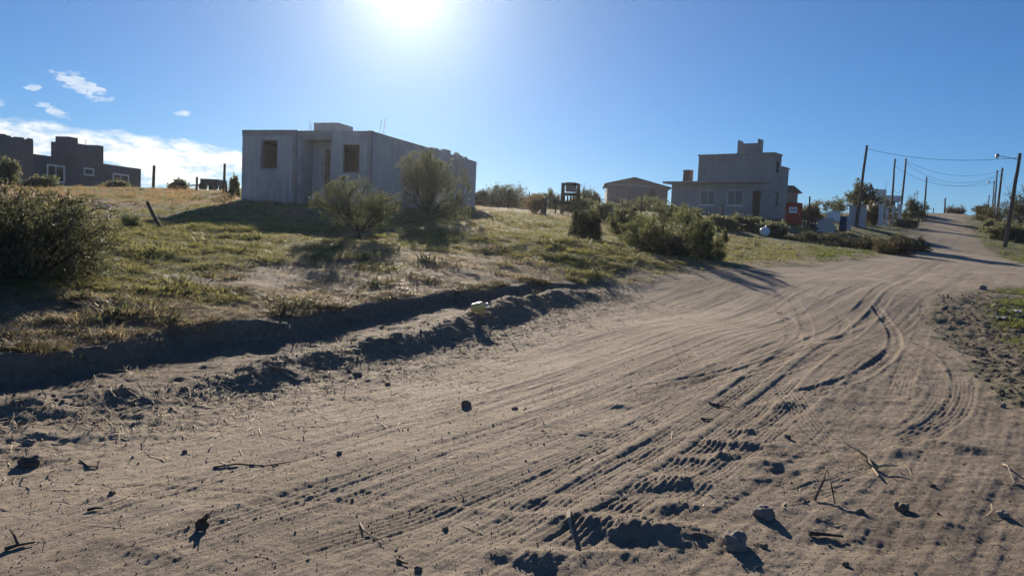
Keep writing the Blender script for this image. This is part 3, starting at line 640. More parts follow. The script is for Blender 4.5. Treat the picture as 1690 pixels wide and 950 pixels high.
# --- two storey house
def two_storey():
    c0 = pt(1269, 352, 70.0); fa = R(-51 + 180); sa = R(39)      # facade runs left from the corner; local x: from left end to the corner
    Lf = 10.0; zb = c0[2]; z1 = pt(1269, 299, 70)[2] - zb; z2 = pt(1271, 251, 70)[2] - zb
    root = empty('two_storey_house', tuple(c0), 0, 'two storey grey plastered house with chimney and water tank box on its flat roof', 'house')
    u, n = unit(fa), unit(sa)
    def fr(x, y, az_): p = u * (x - Lf) + n * y; return frame_at((p.x, p.y, 0), az_)
    M = fr(0, 0, fa); th = .2
    xw = lambda px_, d_=73.0: 0
    wz0, wz1 = z1 - 2.22, z1 - .80
    wins = [(3.3 - .2, 3.3 + 1.35, wz0, wz1), (6.0 - .15, 6.0 + 1.4, wz0, wz1)]
    door = (8.35, 9.1, -2, z1 - .85)
    f = MB(); holed_wall(f, Lf, -2, z1 - .14, th, wins + [door], fr(0, .0, fa)); f.build('front_wall', 'plaster_wall', root)
    for a, b_, c, d in wins:
        window_part(root, M, a + .002, b_ - .002, c + .002, d - .002, .05, 'white_paint', 7)
        MB().box(a - .06, b_ + .06, -.04, .045, c - .09, c - .004, M).build('window_sill', 'white_paint', root)
    d_ = MB().box(door[0] + .03, door[1] - .03, .10, .15, -2, door[3] - .03, M).build('door', 'wood_dark', root)
    MB().box(door[1] - .16, door[1] - .12, .06, .10, z1 - 1.95, z1 - 1.82, M).build('handle', 'steel_grey', d_)
    MB().box(9.35, Lf - .01, -.32, -.004, -2, z1 - .145, M).build('porch_pier', 'plaster_wall', root)
    Dp = 4.4; zr = z2 - 1.15
    f = MB(); holed_wall(f, Dp - th, -2, z1 - .004, th, [(1.0, 2.0, wz0 + .1, wz1 - .1)], fr(Lf, th, sa)); f.build('side_wall', 'plaster_wall', root)
    window_part(root, fr(Lf, th, sa), 1.002, 1.998, wz0 + .102, wz1 - .102, .06, 'steel_dark', 0)
    f = MB(); holed_wall(f, Dp - th, -2, z1 - .14, th, [], fr(0, Dp, sa + math.pi)); f.build('side_wall', 'plaster_wall', root)
    f = MB(); holed_wall(f, Lf - .4, -2, z1 - .15, th, [], fr(Lf - .2, Dp, fa + math.pi)); f.build('back_wall', 'plaster_wall', root)
    MB().box(-.75, Lf - .205, -.55, Dp - .3, z1 - .136, z1 + .05, M).build('porch_roof', 'concrete', root)
    # upper storey
    X0 = 2.55
    f = MB(); holed_wall(f, Lf - X0 - .004, z1 + .054, z2 - .1, th, [], fr(X0, .35, fa)); f.build('upper_wall', 'plaster_wall', root)
    f = MB(); holed_wall(f, 2.3 - .35 - th, z1 + .001, z2 - .1, th, [(.45, 1.2, z2 - 1.75, z2 - .62)], fr(Lf, .35 + th, sa)); f.build('upper_wall', 'plaster_wall', root)
    window_part(root, fr(Lf, .35 + th, sa), .452, 1.198, z2 - 1.748, z2 - .622, .06, 'steel_dark', 0)
    f = MB(); holed_wall(f, Dp - 2.3 - .01, z1 + .001, zr, th, [], fr(Lf, 2.305, sa)); f.build('upper_wall', 'plaster_wall', root)
    f = MB(); holed_wall(f, Dp - .35 - .55, z1 + .054, zr, th, [], fr(X0, Dp - .35, sa + math.pi)); f.build('upper_wall', 'plaster_wall', root)
    f = MB(); holed_wall(f, 2.3 - .56, zr + .002, z2 - .1, th, [], fr(X0, 2.298, sa + math.pi)); f.build('upper_wall', 'plaster_wall', root)
    f = MB(); holed_wall(f, Lf - X0 - .42, zr + .08, z2 - .1, th, [], fr(Lf - .21, 2.29, fa + math.pi)); f.build('upper_wall', 'plaster_wall', root)
    f = MB(); holed_wall(f, Lf - X0 - .42, z1 + .054, zr, th, [], fr(Lf - .21, Dp - .36, fa + math.pi)); f.build('upper_wall', 'plaster_wall', root)
    MB().box(X0 - .08, Lf + .06, .25, 2.35, z2 - .098, z2 + .04, M).build('roof', 'concrete', root)
    MB().box(X0 - .05, Lf + .09, 2.36, Dp + .1, zr + .004, zr + .12, M).build('rear_roof', 'concrete', root)
    # water tank box: three walls with raised ends
    tk = MB().box(6.35, 8.15, .9, 1.08, z2 + .042, z2 + 1.02, M).build('tank_enclosure', 'plaster_wall', root)
    MB().box(6.20, 6.348, .88, 1.9, z2 + .042, z2 + 1.35, M).build('tank_wall', 'plaster_wall', tk)
    MB().box(8.152, 8.3, .88, 1.9, z2 + .042, z2 + 1.40, M).build('tank_wall', 'plaster_wall', tk)
    ch = MB().box(.45, 1.2, 1.4, 2.1, z1 + .052, z1 + 1.28, M).build('chimney', 'red_brick', root)
    MB().box(.42, 1.23, 1.37, 2.13, z1 + 1.282, z1 + 1.36, M).build('chimney_cap', 'concrete_dark', ch)
two_storey()

# --- gabled shed behind it
def gable_shed():
    d = 95.0; c = pt(1001, 334, d); Wd = (1099 - 1001) / FPX * d; ez = pt(1001, 304, d)[2] - c[2]; rz_ = pt(1044, 294, d)[2] - c[2] - .05
    root = empty('gabled_shed', tuple(c), 0, 'low brown gabled building with dark sheet roof left of the two storey house', 'building')
    A = R(95); M = frame_at((0, 0, 0), A); rx = Wd * .44; Dp = 9.0
    f = MB(); holed_wall(f, Wd, -2, ez - .1, .2, [(5.2, 6.0, -2, 2.0)], M); f.build('front_wall', 'brown_wall', root)
    MB().box(5.22, 5.98, .08, .13, -2, 1.98, M).build('door', 'wood_dark', root)
    f = MB(); g = [(0, ez + .1), (Wd, ez - .05), (rx, rz_)]
    P0 = [M @ Vector((x, 0, z)) for x, z in g]; P1 = [M @ Vector((x, .2, z)) for x, z in g]
    f.v = [tuple(p) for p in P0 + P1]; f.f = [(0, 1, 2), (5, 4, 3), (0, 3, 4, 1), (1, 4, 5, 2), (2, 5, 3, 0)]; f.build('gable', 'brown_wall', root)
    MB().box(-.02, Wd + .02, -.03, .22, ez - .098, ez + .06, M).build('ring_beam', 'concrete', root)
    for nm, (x0, z0), (x1, z1) in (('roof', (-.4, ez - .05), (rx, rz_ + .02)), ('roof', (Wd + .45, ez - .25), (rx, rz_ + .02))):
        f = MB(); n = []
        for y in (-.35, Dp):
            for x, z in ((x0, z0), (x1, z1)): n += [M @ Vector((x, y, z + .03)), M @ Vector((x, y, z + .13))]
        f.v = [tuple(p) for p in n]; f.f = [(0, 1, 3, 2), (4, 6, 7, 5), (0, 4, 5, 1), (2, 3, 7, 6), (1, 5, 7, 3), (0, 2, 6, 4)]; f.build(nm, 'roof_sheet', root)
    for x in (0, Wd - .2): 
        f = MB(); f.box(x, x + .2, .205, Dp - .2, -2, ez - .3, M); f.build('side_wall', 'brown_wall', root)
    f = MB(); f.box(0, Wd, Dp - .195, Dp, -2, ez - .3, M); f.build('back_wall', 'brown_wall', root)
gable_shed()

# --- dark house and brown block building on the left
def dark_house():
    d0, d1 = 55.0, 67.0; a = pt(40, 330, d0); b = pt(232, 330, d1); v = Vector((b[0] - a[0], b[1] - a[1], 0)); Ln = v.length; A = math.atan2(v.x, v.y)
    zb = 2.6; H = pt(55, 254, 55.8)[2] - zb
    root = empty('dark_house', (a[0], a[1], zb), 0, 'dark charcoal flat roofed house with white framed windows on the left skyline', 'house')
    M = frame_at((0, 0, 0), A)
    def at(u_):      # wall coordinate of a photo column
        r_ = ray(u_, 290); e = v.normalized(); den = r_[0] * e.y - r_[1] * e.x
        t = (a[0] * e.y - a[1] * e.x) / den; return (r_[0] * t - a[0]) * e.x + (r_[1] * t - a[1]) * e.y, t
    def zz(u_, v_): x, t = at(u_); return pt(u_, v_, t)[2] - zb
    ws = [(at(77)[0], at(107)[0], zz(92, 301), zz(92, 272), 1), (at(138)[0], at(155)[0], zz(146, 290), zz(146, 277), 0), (at(186)[0], at(213)[0], zz(200, 312), zz(200, 287), 1)]
    f = MB(); holed_wall(f, Ln, -1.5, H, .2, [w_[:4] for w_ in ws], M); f.build('front_wall', 'dark_wall', root)
    for w_ in ws: window_part(root, M, w_[0] + .003, w_[1] - .003, w_[2] + .003, w_[3] - .003, -.02, 'white_paint', 0, bool(w_[4]), .13)
    f = MB(); f.box(0, .2, .205, 7.8, -1.5, H, M); f.build('side_wall', 'dark_wall', root)
    f = MB(); f.box(Ln - .2, Ln, .205, 7.8, -1.5, H, M); f.build('side_wall', 'dark_wall', root)
    f = MB(); f.box(0, Ln, 7.805, 8, -1.5, H, M); f.build('back_wall', 'dark_wall', root)
    MB().box(.21, Ln - .21, .21, 7.79, H - .35, H - .2, M).build('roof', 'concrete_dark', root)
    x0, x1 = at(113)[0], at(170)[0]; ht = zz(140, 239)
    tw = MB().box(x0, x1, -.03, 1.6, H - .2, ht, M).build('tank_tower', 'dark_wall', root)
    MB().box(x0 + .01, x0 + .9, -.028, 1.2, ht + .002, ht + .42, M).build('tank_wall', 'dark_wall', tw)
    MB().box(x1 - .65, x1 - .01, -.028, 1.2, ht + .002, ht + .14, M).build('tank_wall', 'dark_wall', tw)
    p = M @ Vector(((x0 + x1) / 2 + .5, .5, ht)); MB().tube([p, p + Vector((0, 0, .55))], .02, 5).build('antenna', 'steel_grey', tw)
    # brown block building in front of its left end
    c = pt(55, 330, 46.0); zb2 = 2.4; root2 = empty('block_building', (c[0], c[1], zb2), 0, 'brown bare block building cut off at the left edge of the photo', 'building')
    A2 = A + math.pi; H2 = pt(55, 232, 46)[2] - zb2; M2 = frame_at((0, 0, 0), A)
    f = MB(); holed_wall(f, 9, -1.5, H2, .2, [(-0.0 + 5.5, 6.5, 1.0, 2.1)], frame_at(tuple(unit(A) * -9), A)); f.build('front_wall', 'brown_wall', root2)
    f = MB(); f.box(-.2, 0, .205, 5, -1.5, H2, M2); f.build('side_wall', 'brown_wall', root2)
    f = MB(); f.box(-9, -8.8, .205, 5, -1.5, H2, M2); f.build('side_wall', 'brown_wall', root2)
    f = MB(); f.box(-9, 0, 5.005, 5.2, -1.5, H2, M2); f.build('back_wall', 'brown_wall', root2)
    MB().box(-8.79, -.21, .21, 4.99, H2 - .3, H2 - .15, M2).build('roof', 'concrete_dark', root2)
    x = -9.0
    random.seed(3)
    while x < -.3:
        if random.random() < .7: MB().box(x, x + .29, .01, .19, H2 + .003, H2 + random.choice((.06, .08, .1)), M2).build('block', 'brown_wall', root2)
        x += .31
dark_house()

# --- white house up the road, dark roofed house behind the booth
def white_house():
    d = 112.0; c = pt(1443, 350, d); root = empty('white_house', tuple(c), 0, 'small white flat roofed house behind the dark tree up the road', 'house')
    M = frame_at((0, 0, 0), R(100)); s = d / FPX; Wd = 36 * s; h1 = 34 * s; h2 = 31 * s
    f = MB(); holed_wall(f, Wd * .45, -2, h1 + .3, .2, [(.5, 1.2, .9, 2.0)], M); f.build('front_wall', 'white_wall', root)
    f = MB(); f.box(0, Wd * .45, .205, 5, -2, h1 - .1, M); f.build('wall', 'white_wall', root)
    f = MB(); holed_wall(f, Wd * .55 - .01, -2, h1 - 1.4, .2, [(.5, 1.1, -2, .9)], frame_at(tuple(M @ Vector((Wd * .45 + .005, 1.5, 0))), R(100))); f.build('front_wall', 'brown_wall', root)
    MB().box(Wd * .45 + .005, Wd, 1.71, 5, -2, h1 - 1.4, M).build('wall', 'white_wall', root)
    MB().box(Wd * .45 + .006, Wd + .3, -.3, 5.2, h1 - 1.395, h1 - .55, M).build('canopy', 'white_wall', root)
    MB().tube([M @ Vector((Wd - .1, -.1, -2)), M @ Vector((Wd - .1, -.1, h1 - 1.4))], .08, 8).build('post', 'white_paint', root)
    p = M @ Vector((1.6, 1, h1)); MB().tube([p, p + Vector((0, 0, 1.5))], .03, 5).build('antenna', 'steel_grey', root)
    d = 92.0; c = pt(1292, 345, d); s = d / FPX; r2 = empty('dark_roofed_house', tuple(c), 0, 'brown house with dark lean-to roof partly hidden behind the two storey house', 'house')
    M = frame_at((0, 0, 0), R(97)); Wd = 22 * s; h = 27 * s
    f = MB(); holed_wall(f, Wd, -2, h, .2, [(.4, 1.0, .8, 1.6)], M); f.build('front_wall', 'brown_wall', r2)
    MB().box(0, Wd, .205, 5, -2, h - .02, M).build('wall', 'brown_wall', r2)
    f = MB(); q = [(-.6, h + .85), (Wd * .65, h + .85), (Wd + .5, h), (-.6, h + .004)]
    f.v = [tuple(M @ Vector((x, y, z))) for y in (-.3, 5.3) for x, z in q]; f.f = [(3, 2, 1, 0), (4, 5, 6, 7), (0, 1, 5, 4), (1, 2, 6, 5), (2, 3, 7, 6), (3, 0, 4, 7)]; f.build('roof', 'roof_sheet', r2)
white_house()

# ------------------------------------------------------------------ shrubs and trees
def shrub_mesh(seed, H, W, stems=6, kids=(6, 6), leaves=24, leaf=(.05, .016), trunk_h=0.0, spread=.75, up=.5, twig=.004, lean=0.0, skirt=0.0, dome=0.0):
    """returns (wood MB, leaf vertex array) fitted to height H and width W, base at the origin"""
    rg = random.Random(seed); nr = np.random.RandomState(seed); wood = []; tw = []
    def branch(p, d, ln, rad, lv, n=4):
        P = [p]; q = p; dd = d.copy()
        for i in range(n):
            dd = (dd + Vector((rg.uniform(-.25, .25), rg.uniform(-.25, .25), rg.uniform(-.12, .2)))).normalized(); q = q + dd * (ln / n); P.append(q)
        wood.append((P, rad, lv)); 
        if lv >= len(kids): tw.append(P); return
        for k in range(kids[lv]):
            f = rg.uniform(.3, 1.0); i = min(int(f * n), n - 1); s = P[i].lerp(P[i + 1], f * n - i)
            az_ = rg.uniform(0, 2 * math.pi); a = rg.uniform(.4, 1.05)
            perp = dd.orthogonal().normalized(); perp.rotate(Matrix.Rotation(az_, 3, dd))
            nd = (dd * math.cos(a) + perp * math.sin(a) + Vector((0, 0, .18 * up))).normalized()
            branch(s, nd, ln * rg.uniform(.38, .68), rad * .45, lv + 1, 3)
        tw.append(P[1:])
    top_ = Vector((lean * H, 0, trunk_h * H))
    if trunk_h > 0: wood.append(([Vector((0, 0, -.1)), Vector((lean * H * .3, .02 * H, trunk_h * H * .5)), top_], .035 * H, -1))
    for k in range(stems):
        a = 2 * math.pi * (k + rg.uniform(-.3, .3)) / stems; t = rg.uniform(.25, 1.0) * spread
        d = Vector((math.sin(t * 1.5) * math.cos(a), math.sin(t * 1.5) * math.sin(a), max(.08, math.cos(t * 1.5)))).normalized()
        branch(top_ if trunk_h > 0 else Vector((rg.uniform(-.08, .08) * W, rg.uniform(-.08, .08) * W, -.05)), d, H * rg.uniform(.5, .8) * (1 if W < H * 1.4 else 1.25), .016 * H, 0)
    pts = []; dirs = []
    for P in tw:
        A = np.array([tuple(p) for p in P]); n = max(3, int(leaves * rg.uniform(.5, 1.5))); t = nr.rand(n) ** .8 * (len(A) - 1.001); i = t.astype(int); f = (t - i)[:, None]
        pts.append(A[i] * (1 - f) + A[i + 1] * f + nr.randn(n, 3) * leaf[0] * .6); dirs.append(A[i + 1] - A[i])
    pts = np.concatenate(pts); dirs = np.concatenate(dirs); dirs /= np.linalg.norm(dirs, axis=1)[:, None] + 1e-9
    allw = np.array([tuple(p) for P, _, _ in wood for p in P] + [(0, 0, 0)]); zmax = np.percentile(pts[:, 2], 99.5); half = np.percentile(np.abs(pts[:, 0] - lean * H * .5), 99)
    sz = H / max(zmax, .01); sx = W / 2 / max(half, .01)
    S = np.array([sx, sx, sz]); pts *= S; pts[:, 2] = np.maximum(pts[:, 2], .01)
    def rounded(A):
        A = np.array(A, float); c = np.array([lean * H * .3 * sx, 0, H * (.36 if trunk_h < .1 else .55)]); rad = np.array([W / 2, W / 2, H - c[2]]); q = (A - c) / rad
        q[:, 2] = np.where(q[:, 2] < 0, q[:, 2] * .95, q[:, 2]); n_ = np.linalg.norm(q, axis=1); lim = dome * (.88 + .22 * np.array(fbm(A[:, 0] * 2.1 / max(W, .1) * 2, A[:, 1] * 4.2 / max(W, .1) + A[:, 2] * 3 / H, 3)))
        f_ = np.where(n_ > lim, (lim + .12 * np.minimum(n_ - lim, 1.0)) / np.maximum(n_, 1e-6), 1.0)[:, None]; return c + (A - c) * f_
    if dome: pts = rounded(pts)
    if skirt: k = int(len(pts) * skirt); j = nr.choice(len(pts), k); pts[j, 2] *= nr.rand(k) * .6
    wm = MB()
    for P, rad, lv in wood:
        Q = [Vector((p.x * sx, p.y * sx, p.z * sz)) for p in P]; n = len(Q)
        if dome and lv >= 0: Q = [Vector(q) for q in rounded([tuple(q) for q in Q])]
        r0 = max(rad, twig); wm.tube(Q, [max(twig * .7, r0 * (1 - .6 * i / (n - 1))) for i in range(n)], 7 if lv < 0 else (5 if lv == 0 else 3), False)
    n = len(pts); d = dirs + nr.randn(n, 3) * .7; d /= np.linalg.norm(d, axis=1)[:, None]; s = np.cross(d, nr.randn(n, 3)); s /= np.linalg.norm(s, axis=1)[:, None] + 1e-9
    ln = leaf[0] * (.6 + .8 * nr.rand(n))[:, None]; wd = leaf[1] * (.6 + .8 * nr.rand(n))[:, None]
    V = np.stack([pts, pts + d * ln * .5 + s * wd, pts + d * ln, pts + d * ln * .5 - s * wd], 1).reshape(-1, 3)
    return wm, V
def leaf_mesh(V, name, mat):
    n = len(V) // 4; me = bpy.data.meshes.new(name); me.vertices.add(n * 4); me.vertices.foreach_set('co', V.astype(np.float32).ravel())
    me.loops.add(n * 4); me.loops.foreach_set('vertex_index', np.arange(n * 4, dtype=np.int32)); me.polygons.add(n); me.polygons.foreach_set('loop_start', (np.arange(n) * 4).astype(np.int32))
    me.update(calc_edges=True); me.materials.append(MATS[mat]); return me
_cache = {}
def plant(name, label, cat, u, v, d, wpx, hpx, leafm, kind, group=None, seed=None, rz=0.0, bark='bark', wood_name='stems'):
    """kind: dict of shrub_mesh settings; placed where the photo column meets the ground at depth d"""
    p = pt(u, v, d); z = gz(p[0], p[1]); H = hpx / FPX * d; W = wpx / FPX * d
    z = min(z, p[2] + .15) if z > p[2] + .6 else z
    root = empty(name, (p[0], p[1], z), rz, label, cat, group)
    key = (seed, leafm, tuple(sorted(kind.items())), round(W / H, 1)) if seed is not None and d > 40 else None
    if key and key in _cache:
        h0, wm, lm = _cache[key]; sc = H / h0
    else:
        w_, V = shrub_mesh(seed if seed is not None else int(u * 7 + v), H, W, **kind); lm = leaf_mesh(V, 'crown', leafm); sc = 1.0
        o = w_.build(wood_name, bark, root); wm = o.data; bpy.data.objects.remove(o)
        if key: _cache[key] = (H, wm, lm)
    for nm, me in ((wood_name, wm), ('crown', lm)):
        o = bpy.data.objects.new(nm, me); COL.objects.link(o); o.parent = root; o.scale = (sc,) * 3
    return root
_x = dict(stems=8, kids=(7, 6), leaves=20, leaf=(.075, .015), spread=.8, up=.8)
MID = dict(stems=10, kids=(7, 6), leaves=26, leaf=(.075, .014), spread=.85, up=.6, dome=1.0)
FARB = dict(stems=9, kids=(6, 6), leaves=20, leaf=(.15, .035), spread=.9, up=.6, twig=.012, skirt=.3)
DRYB = dict(stems=12, kids=(6, 5), leaves=7, leaf=(.10, .014), spread=1.0, up=.2, twig=.008)
G1 = 'scrub bushes along the skyline'
plant('thorn_bush', 'big dark tangled bush at the left edge, close to the camera', 'bush', 40, 486, 10.8, 345, 150, 'leaf_dark', dict(stems=22, kids=(8, 7), leaves=20, leaf=(.055, .011), spread=.95, up=.6, skirt=.35, dome=1.02), seed=11)
plant('thorn_tree', 'small feathery green tree with short trunk in front of the block house', 'tree', 592, 399, 20.5, 160, 108, 'leaf_olive', dict(stems=9, kids=(8, 6), leaves=22, leaf=(.060, .012), trunk_h=.16, spread=.95, up=.35, twig=.006, dome=1.0), seed=22, wood_name='trunk')
plant('thorn_tree', 'taller feathery bush against the long side of the block house', 'tree', 706, 374, 29, 150, 122, 'leaf_olive', dict(stems=11, kids=(8, 6), leaves=26, leaf=(.08, .016), trunk_h=.05, spread=.95, up=.4, skirt=.15, twig=.008, dome=1.0), seed=23, wood_name='trunk')
plant('weed_clump', 'small green weed clump beside the leaning stake', 'plant', 218, 379, 21, 36, 26, 'leaf_olive', dict(stems=9, kids=(5,), leaves=16, leaf=(.09, .014), spread=.7, up=1.0), seed=31)
plant('round_shrub', 'dark rounded shrub left of the big green thicket', 'bush', 965, 388, 27, 58, 52, 'leaf_dark', dict(MID, skirt=.4), seed=32)
plant('thicket_bush', 'light green bush at the left end of the big thicket', 'bush', 1035, 402, 27.5, 85, 66, 'leaf_olive', dict(MID), seed=33)
plant('thicket_bush', 'broad green bush in the middle of the big thicket', 'bush', 1088, 421, 25, 165, 86, 'leaf_green', dict(MID, stems=10, kids=(7, 6), skirt=.25), seed=34)
plant('thicket_bush', 'green bush at the right end of the big thicket', 'bush', 1158, 424, 25.5, 95, 68, 'leaf_green', dict(MID, skirt=.2), seed=35)
plant('dead_brush', 'heap of brown dead branches at the foot of the thicket', 'brush', 1118, 427, 23.6, 130, 36, 'leaf_brown', DRYB, seed=36, bark='twig_dark')
for i, (u, v, d, w_, h, m, lb) in enumerate((
    (802, 340, 60, 46, 24, 'leaf_dark', 'low scrub bush just right of the block house'),
    (832, 341, 62, 56, 36, 'leaf_olive', 'rounded green bush on the skyline left of the dry plume grass'),
    (868, 340, 70, 44, 24, 'leaf_dark', 'dark bush on the skyline behind the dry plume grass'),
    (905, 341, 64, 50, 28, 'leaf_olive', 'olive bush just left of the tank stand'),
    (972, 340, 70, 48, 36, 'leaf_dark', 'spiky dark bush just right of the tank stand'),
    (948, 352, 58, 50, 22, 'leaf_olive', 'low green bush at the foot of the tank stand'),
    (995, 354, 50, 62, 26, 'leaf_olive', 'pale green bush above the dark rounded shrub'),
    (1030, 337, 82, 46, 24, 'leaf_olive', 'bush in front of the gabled shed door'),
    (1074, 338, 80, 52, 30, 'leaf_green', 'bush at the right end of the gabled shed'))):
    plant('scrub_bush', lb, 'bush', u, v, d, w_, h, m, FARB, G1, seed=40 + i % 4, rz=i * 1.3)
plant('plume_grass', 'round clump of tall dry tan plume grass on the skyline', 'grass clump', 882, 348, 50, 36, 30, 'leaf_dry', dict(stems=40, kids=(2,), leaves=22, leaf=(.16, .02), spread=.55, up=1.5, twig=.008), seed=51, bark='straw')
G2 = 'low bushes in front of the two storey house'
for i, (u, v, d, w_, h, lb) in enumerate(((1183, 370, 52, 70, 22, 'low bush under the left window of the two storey house'), (1228, 374, 54, 70, 24, 'low bush under the right window of the two storey house'),
    (1272, 376, 52, 56, 20, 'low bush below the corner of the two storey house'), (1118, 364, 56, 60, 26, 'bush below the chimney end of the two storey house'))):
    plant('low_bush', lb, 'bush', u, v, d, w_, h, 'leaf_olive', FARB, G2, seed=44 + i % 2, rz=i * 2.1)
G3 = 'trees and bushes beside the upper road'
for i, (nm, u, v, d, w_, h, m, k, lb) in enumerate((
    ('scrub_bush', 1312, 340, 84, 44, 22, 'leaf_green', FARB, 'green bush showing above the red booth'),
    ('scrub_tree', 1366, 352, 80, 78, 38, 'leaf_olive', dict(FARB, trunk_h=.1), 'broad olive tree behind the pale block stack'),
    ('scrub_bush', 1338, 356, 76, 44, 26, 'leaf_brown', FARB, 'brownish bush between the red booth and the block stack'),
    ('gnarled_tree', 1420, 352, 90, 66, 64, 'leaf_dark', dict(stems=8, kids=(6, 5), leaves=20, leaf=(.22, .07), trunk_h=.36, spread=.8, up=.4, twig=.02, lean=.05), 'dark gnarled tree with bare trunk beside the tallest pole'),
    ('scrub_bush', 1440, 370, 82, 40, 38, 'leaf_brown', FARB, 'dense brown bush left of the white gate pillars'),
    ('scrub_bush', 1462, 352, 100, 34, 20, 'leaf_dark', FARB, 'dark bush behind the white gate pillars'),
    ('scrub_bush', 1505, 360, 100, 42, 34, 'leaf_dark', FARB, 'dark round bush beside the upper road, left side'),
    ('scrub_bush', 1492, 372, 84, 40, 14, 'leaf_olive', FARB, 'low bush below the dark round bush, left of the road'),
    ('scrub_bush', 1577, 354, 119, 34, 19, 'leaf_brown', dict(FARB, leaves=9, leaf=(.2, .04)), 'twiggy round bush on the crest of the road'),
    ('scrub_tree', 1692, 372, 82, 84, 78, 'leaf_dark', dict(FARB, trunk_h=.15, stems=9), 'tall dark tree at the right edge behind the street lamp'),
    ('scrub_bush', 1652, 372, 90, 66, 46, 'leaf_brown', FARB, 'brown bush behind the second pole on the right'),
    ('scrub_bush', 1622, 360, 104, 38, 26, 'leaf_brown', FARB, 'bush at the right brink of the road near the crest'),
    ('scrub_bush', 1634, 378, 84, 34, 20, 'leaf_olive', FARB, 'low green bush on the right bank above the road'),
    ('scrub_bush', 1656, 394, 68, 56, 30, 'leaf_olive', FARB, 'low olive bush left of the street lamp pole foot'),
    ('scrub_bush', 1698, 393, 66, 54, 34, 'leaf_olive', FARB, 'low olive bush at the right edge under the tall tree'))):
    plant(nm, lb, 'tree' if 'tree' in nm else 'bush', u, v, d, w_, h, m, k, G3, seed=60 + i % 5, rz=i * .9, wood_name='trunk' if 'tree' in nm else 'stems')
G4 = 'dark brush heaps left of the road'
for i, (u, v, d, w_, h, m, lb) in enumerate(((1478, 418, 44, 70, 30, 'leaf_brown', 'dark brush heap at the road edge, nearest the bend'), (1425, 404, 48, 90, 22, 'leaf_brown', 'long dark brush heap below the tallest pole'),
    (1345, 398, 50, 90, 20, 'leaf_dark', 'dark brush heap below the pale block stack'), (1510, 408, 52, 46, 22, 'leaf_dark', 'dark brush heap right at the foot of the upper road'))):
    plant('brush_heap', lb, 'brush', u, v, d, w_, h, m, dict(DRYB, leaves=14, leaf=(.12, .02), skirt=.3), G4, seed=80 + i, bark='twig_dark')
for i, (u, v, d, w_, h, lb) in enumerate(((12, 304, 41, 44, 42, 'leafy bush in front of the brown block building'), (70, 314, 40, 44, 17, 'weedy bush below the left window of the dark house'), (193, 312, 46, 30, 9, 'low weeds below the right window of the dark house'), (388, 316, 39, 14, 30, 'thin bush at the left corner of the block house'), (296, 316, 46, 26, 14, 'thin low bush beside the dark trailer'))):
    plant('weedy_bush', lb, 'bush', u, v, d, w_, h, 'leaf_olive', dict(FARB, leaf=(.14, .04), leaves=10), 'weedy bushes on the left skyline', seed=90 + i)

# ------------------------------------------------------------------ fence posts
def stake(name, label, u0, v0, u1, v1, d, rad, group=None, mat='wood_post', brace=None):
    a = pt(u0, v0, d); b = pt(u1, v1, d); z = gz(a[0], a[1]); root = empty(name, (a[0], a[1], z), 0, label, 'post', group)
    top = Vector(b) - Vector((a[0], a[1], z)); rg = random.Random(int(u0 * 13))
    P = [Vector((0, 0, -.3)) - top * .0, Vector((0, 0, 0)), top * .5 + Vector((rg.uniform(-.02, .02), 0, 0)), top]
    MB().tube(P, [rad, rad, rad * .93, rad * .86], 8).build('shaft', mat, root)
    if brace:
        q = pt(*brace, d); MB().tube([Vector((q[0] - a[0], q[1] - a[1], gz(q[0], q[1]) - z - .1)), top * .75], rad * .7, 6).build('brace', mat, root)
    return root
GP = 'wooden fence posts across the field'
for u0, v0, u1, v1, d, r_, lb, br in (
    (253, 314, 254.5, 273, 44, .085, 'tall fence post right of the dark house', None), (324, 316, 325, 292, 44, .07, 'short fence post left of the dark trailer', None),
    (370, 316, 371, 270, 42, .075, 'tallest fence post, left of the block house', None), (380.5, 316, 381, 294, 40, .055, 'braced short fence post at the block house corner', (389, 315)), (373.5, 316, 374, 304, 41, .045, 'stub post beside the tallest fence post', None),
    (839, 346, 840, 314, 56, .05, 'thin fence post in front of the skyline bushes', None), (893, 357, 897, 328, 48, .11, 'left one of the pair of thick stubby posts', None), (898.5, 357, 901, 328, 47.6, .12, 'right one of the pair of thick stubby posts', None),
    (873, 344, 874, 316, 66, .05, 'thin fence post behind the dry plume grass', None), (994.5, 356, 996, 335, 50, .075, 'dark fence post above the dark rounded shrub', None), (1026, 352, 1027, 331, 56, .06, 'fence post in front of the gabled shed', None), (1057, 356, 1059, 322, 52, .07, 'fence post left of the chimney above the thicket', None),
    (1190, 366, 1192, 337, 54, .07, 'dark fence post under the right window of the two storey house', None), (1209, 364, 1211, 340, 56, .05, 'thin fence post below the right window of the two storey house', None),
    (1335, 380, 1336.5, 324, 62, .07, 'thin dark post right of the red booth', (1318, 376)), (1558.5, 353, 1560, 327, 116, .12, 'lone post on the crest left of the twiggy bush', None), (1520, 354, 1521, 338, 112, .09, 'short post at the crest beside the small pole', None),
    (1540, 353, 1541, 343, 114, .07, 'small stub post on the crest', None)):
    stake('fence_post', lb, u0, v0, u1, v1, d, r_, GP, brace=br)
stake('leaning_stake', 'short dark stake leaning left in the grassy field', 265, 376, 243, 333, 21.0, .055)

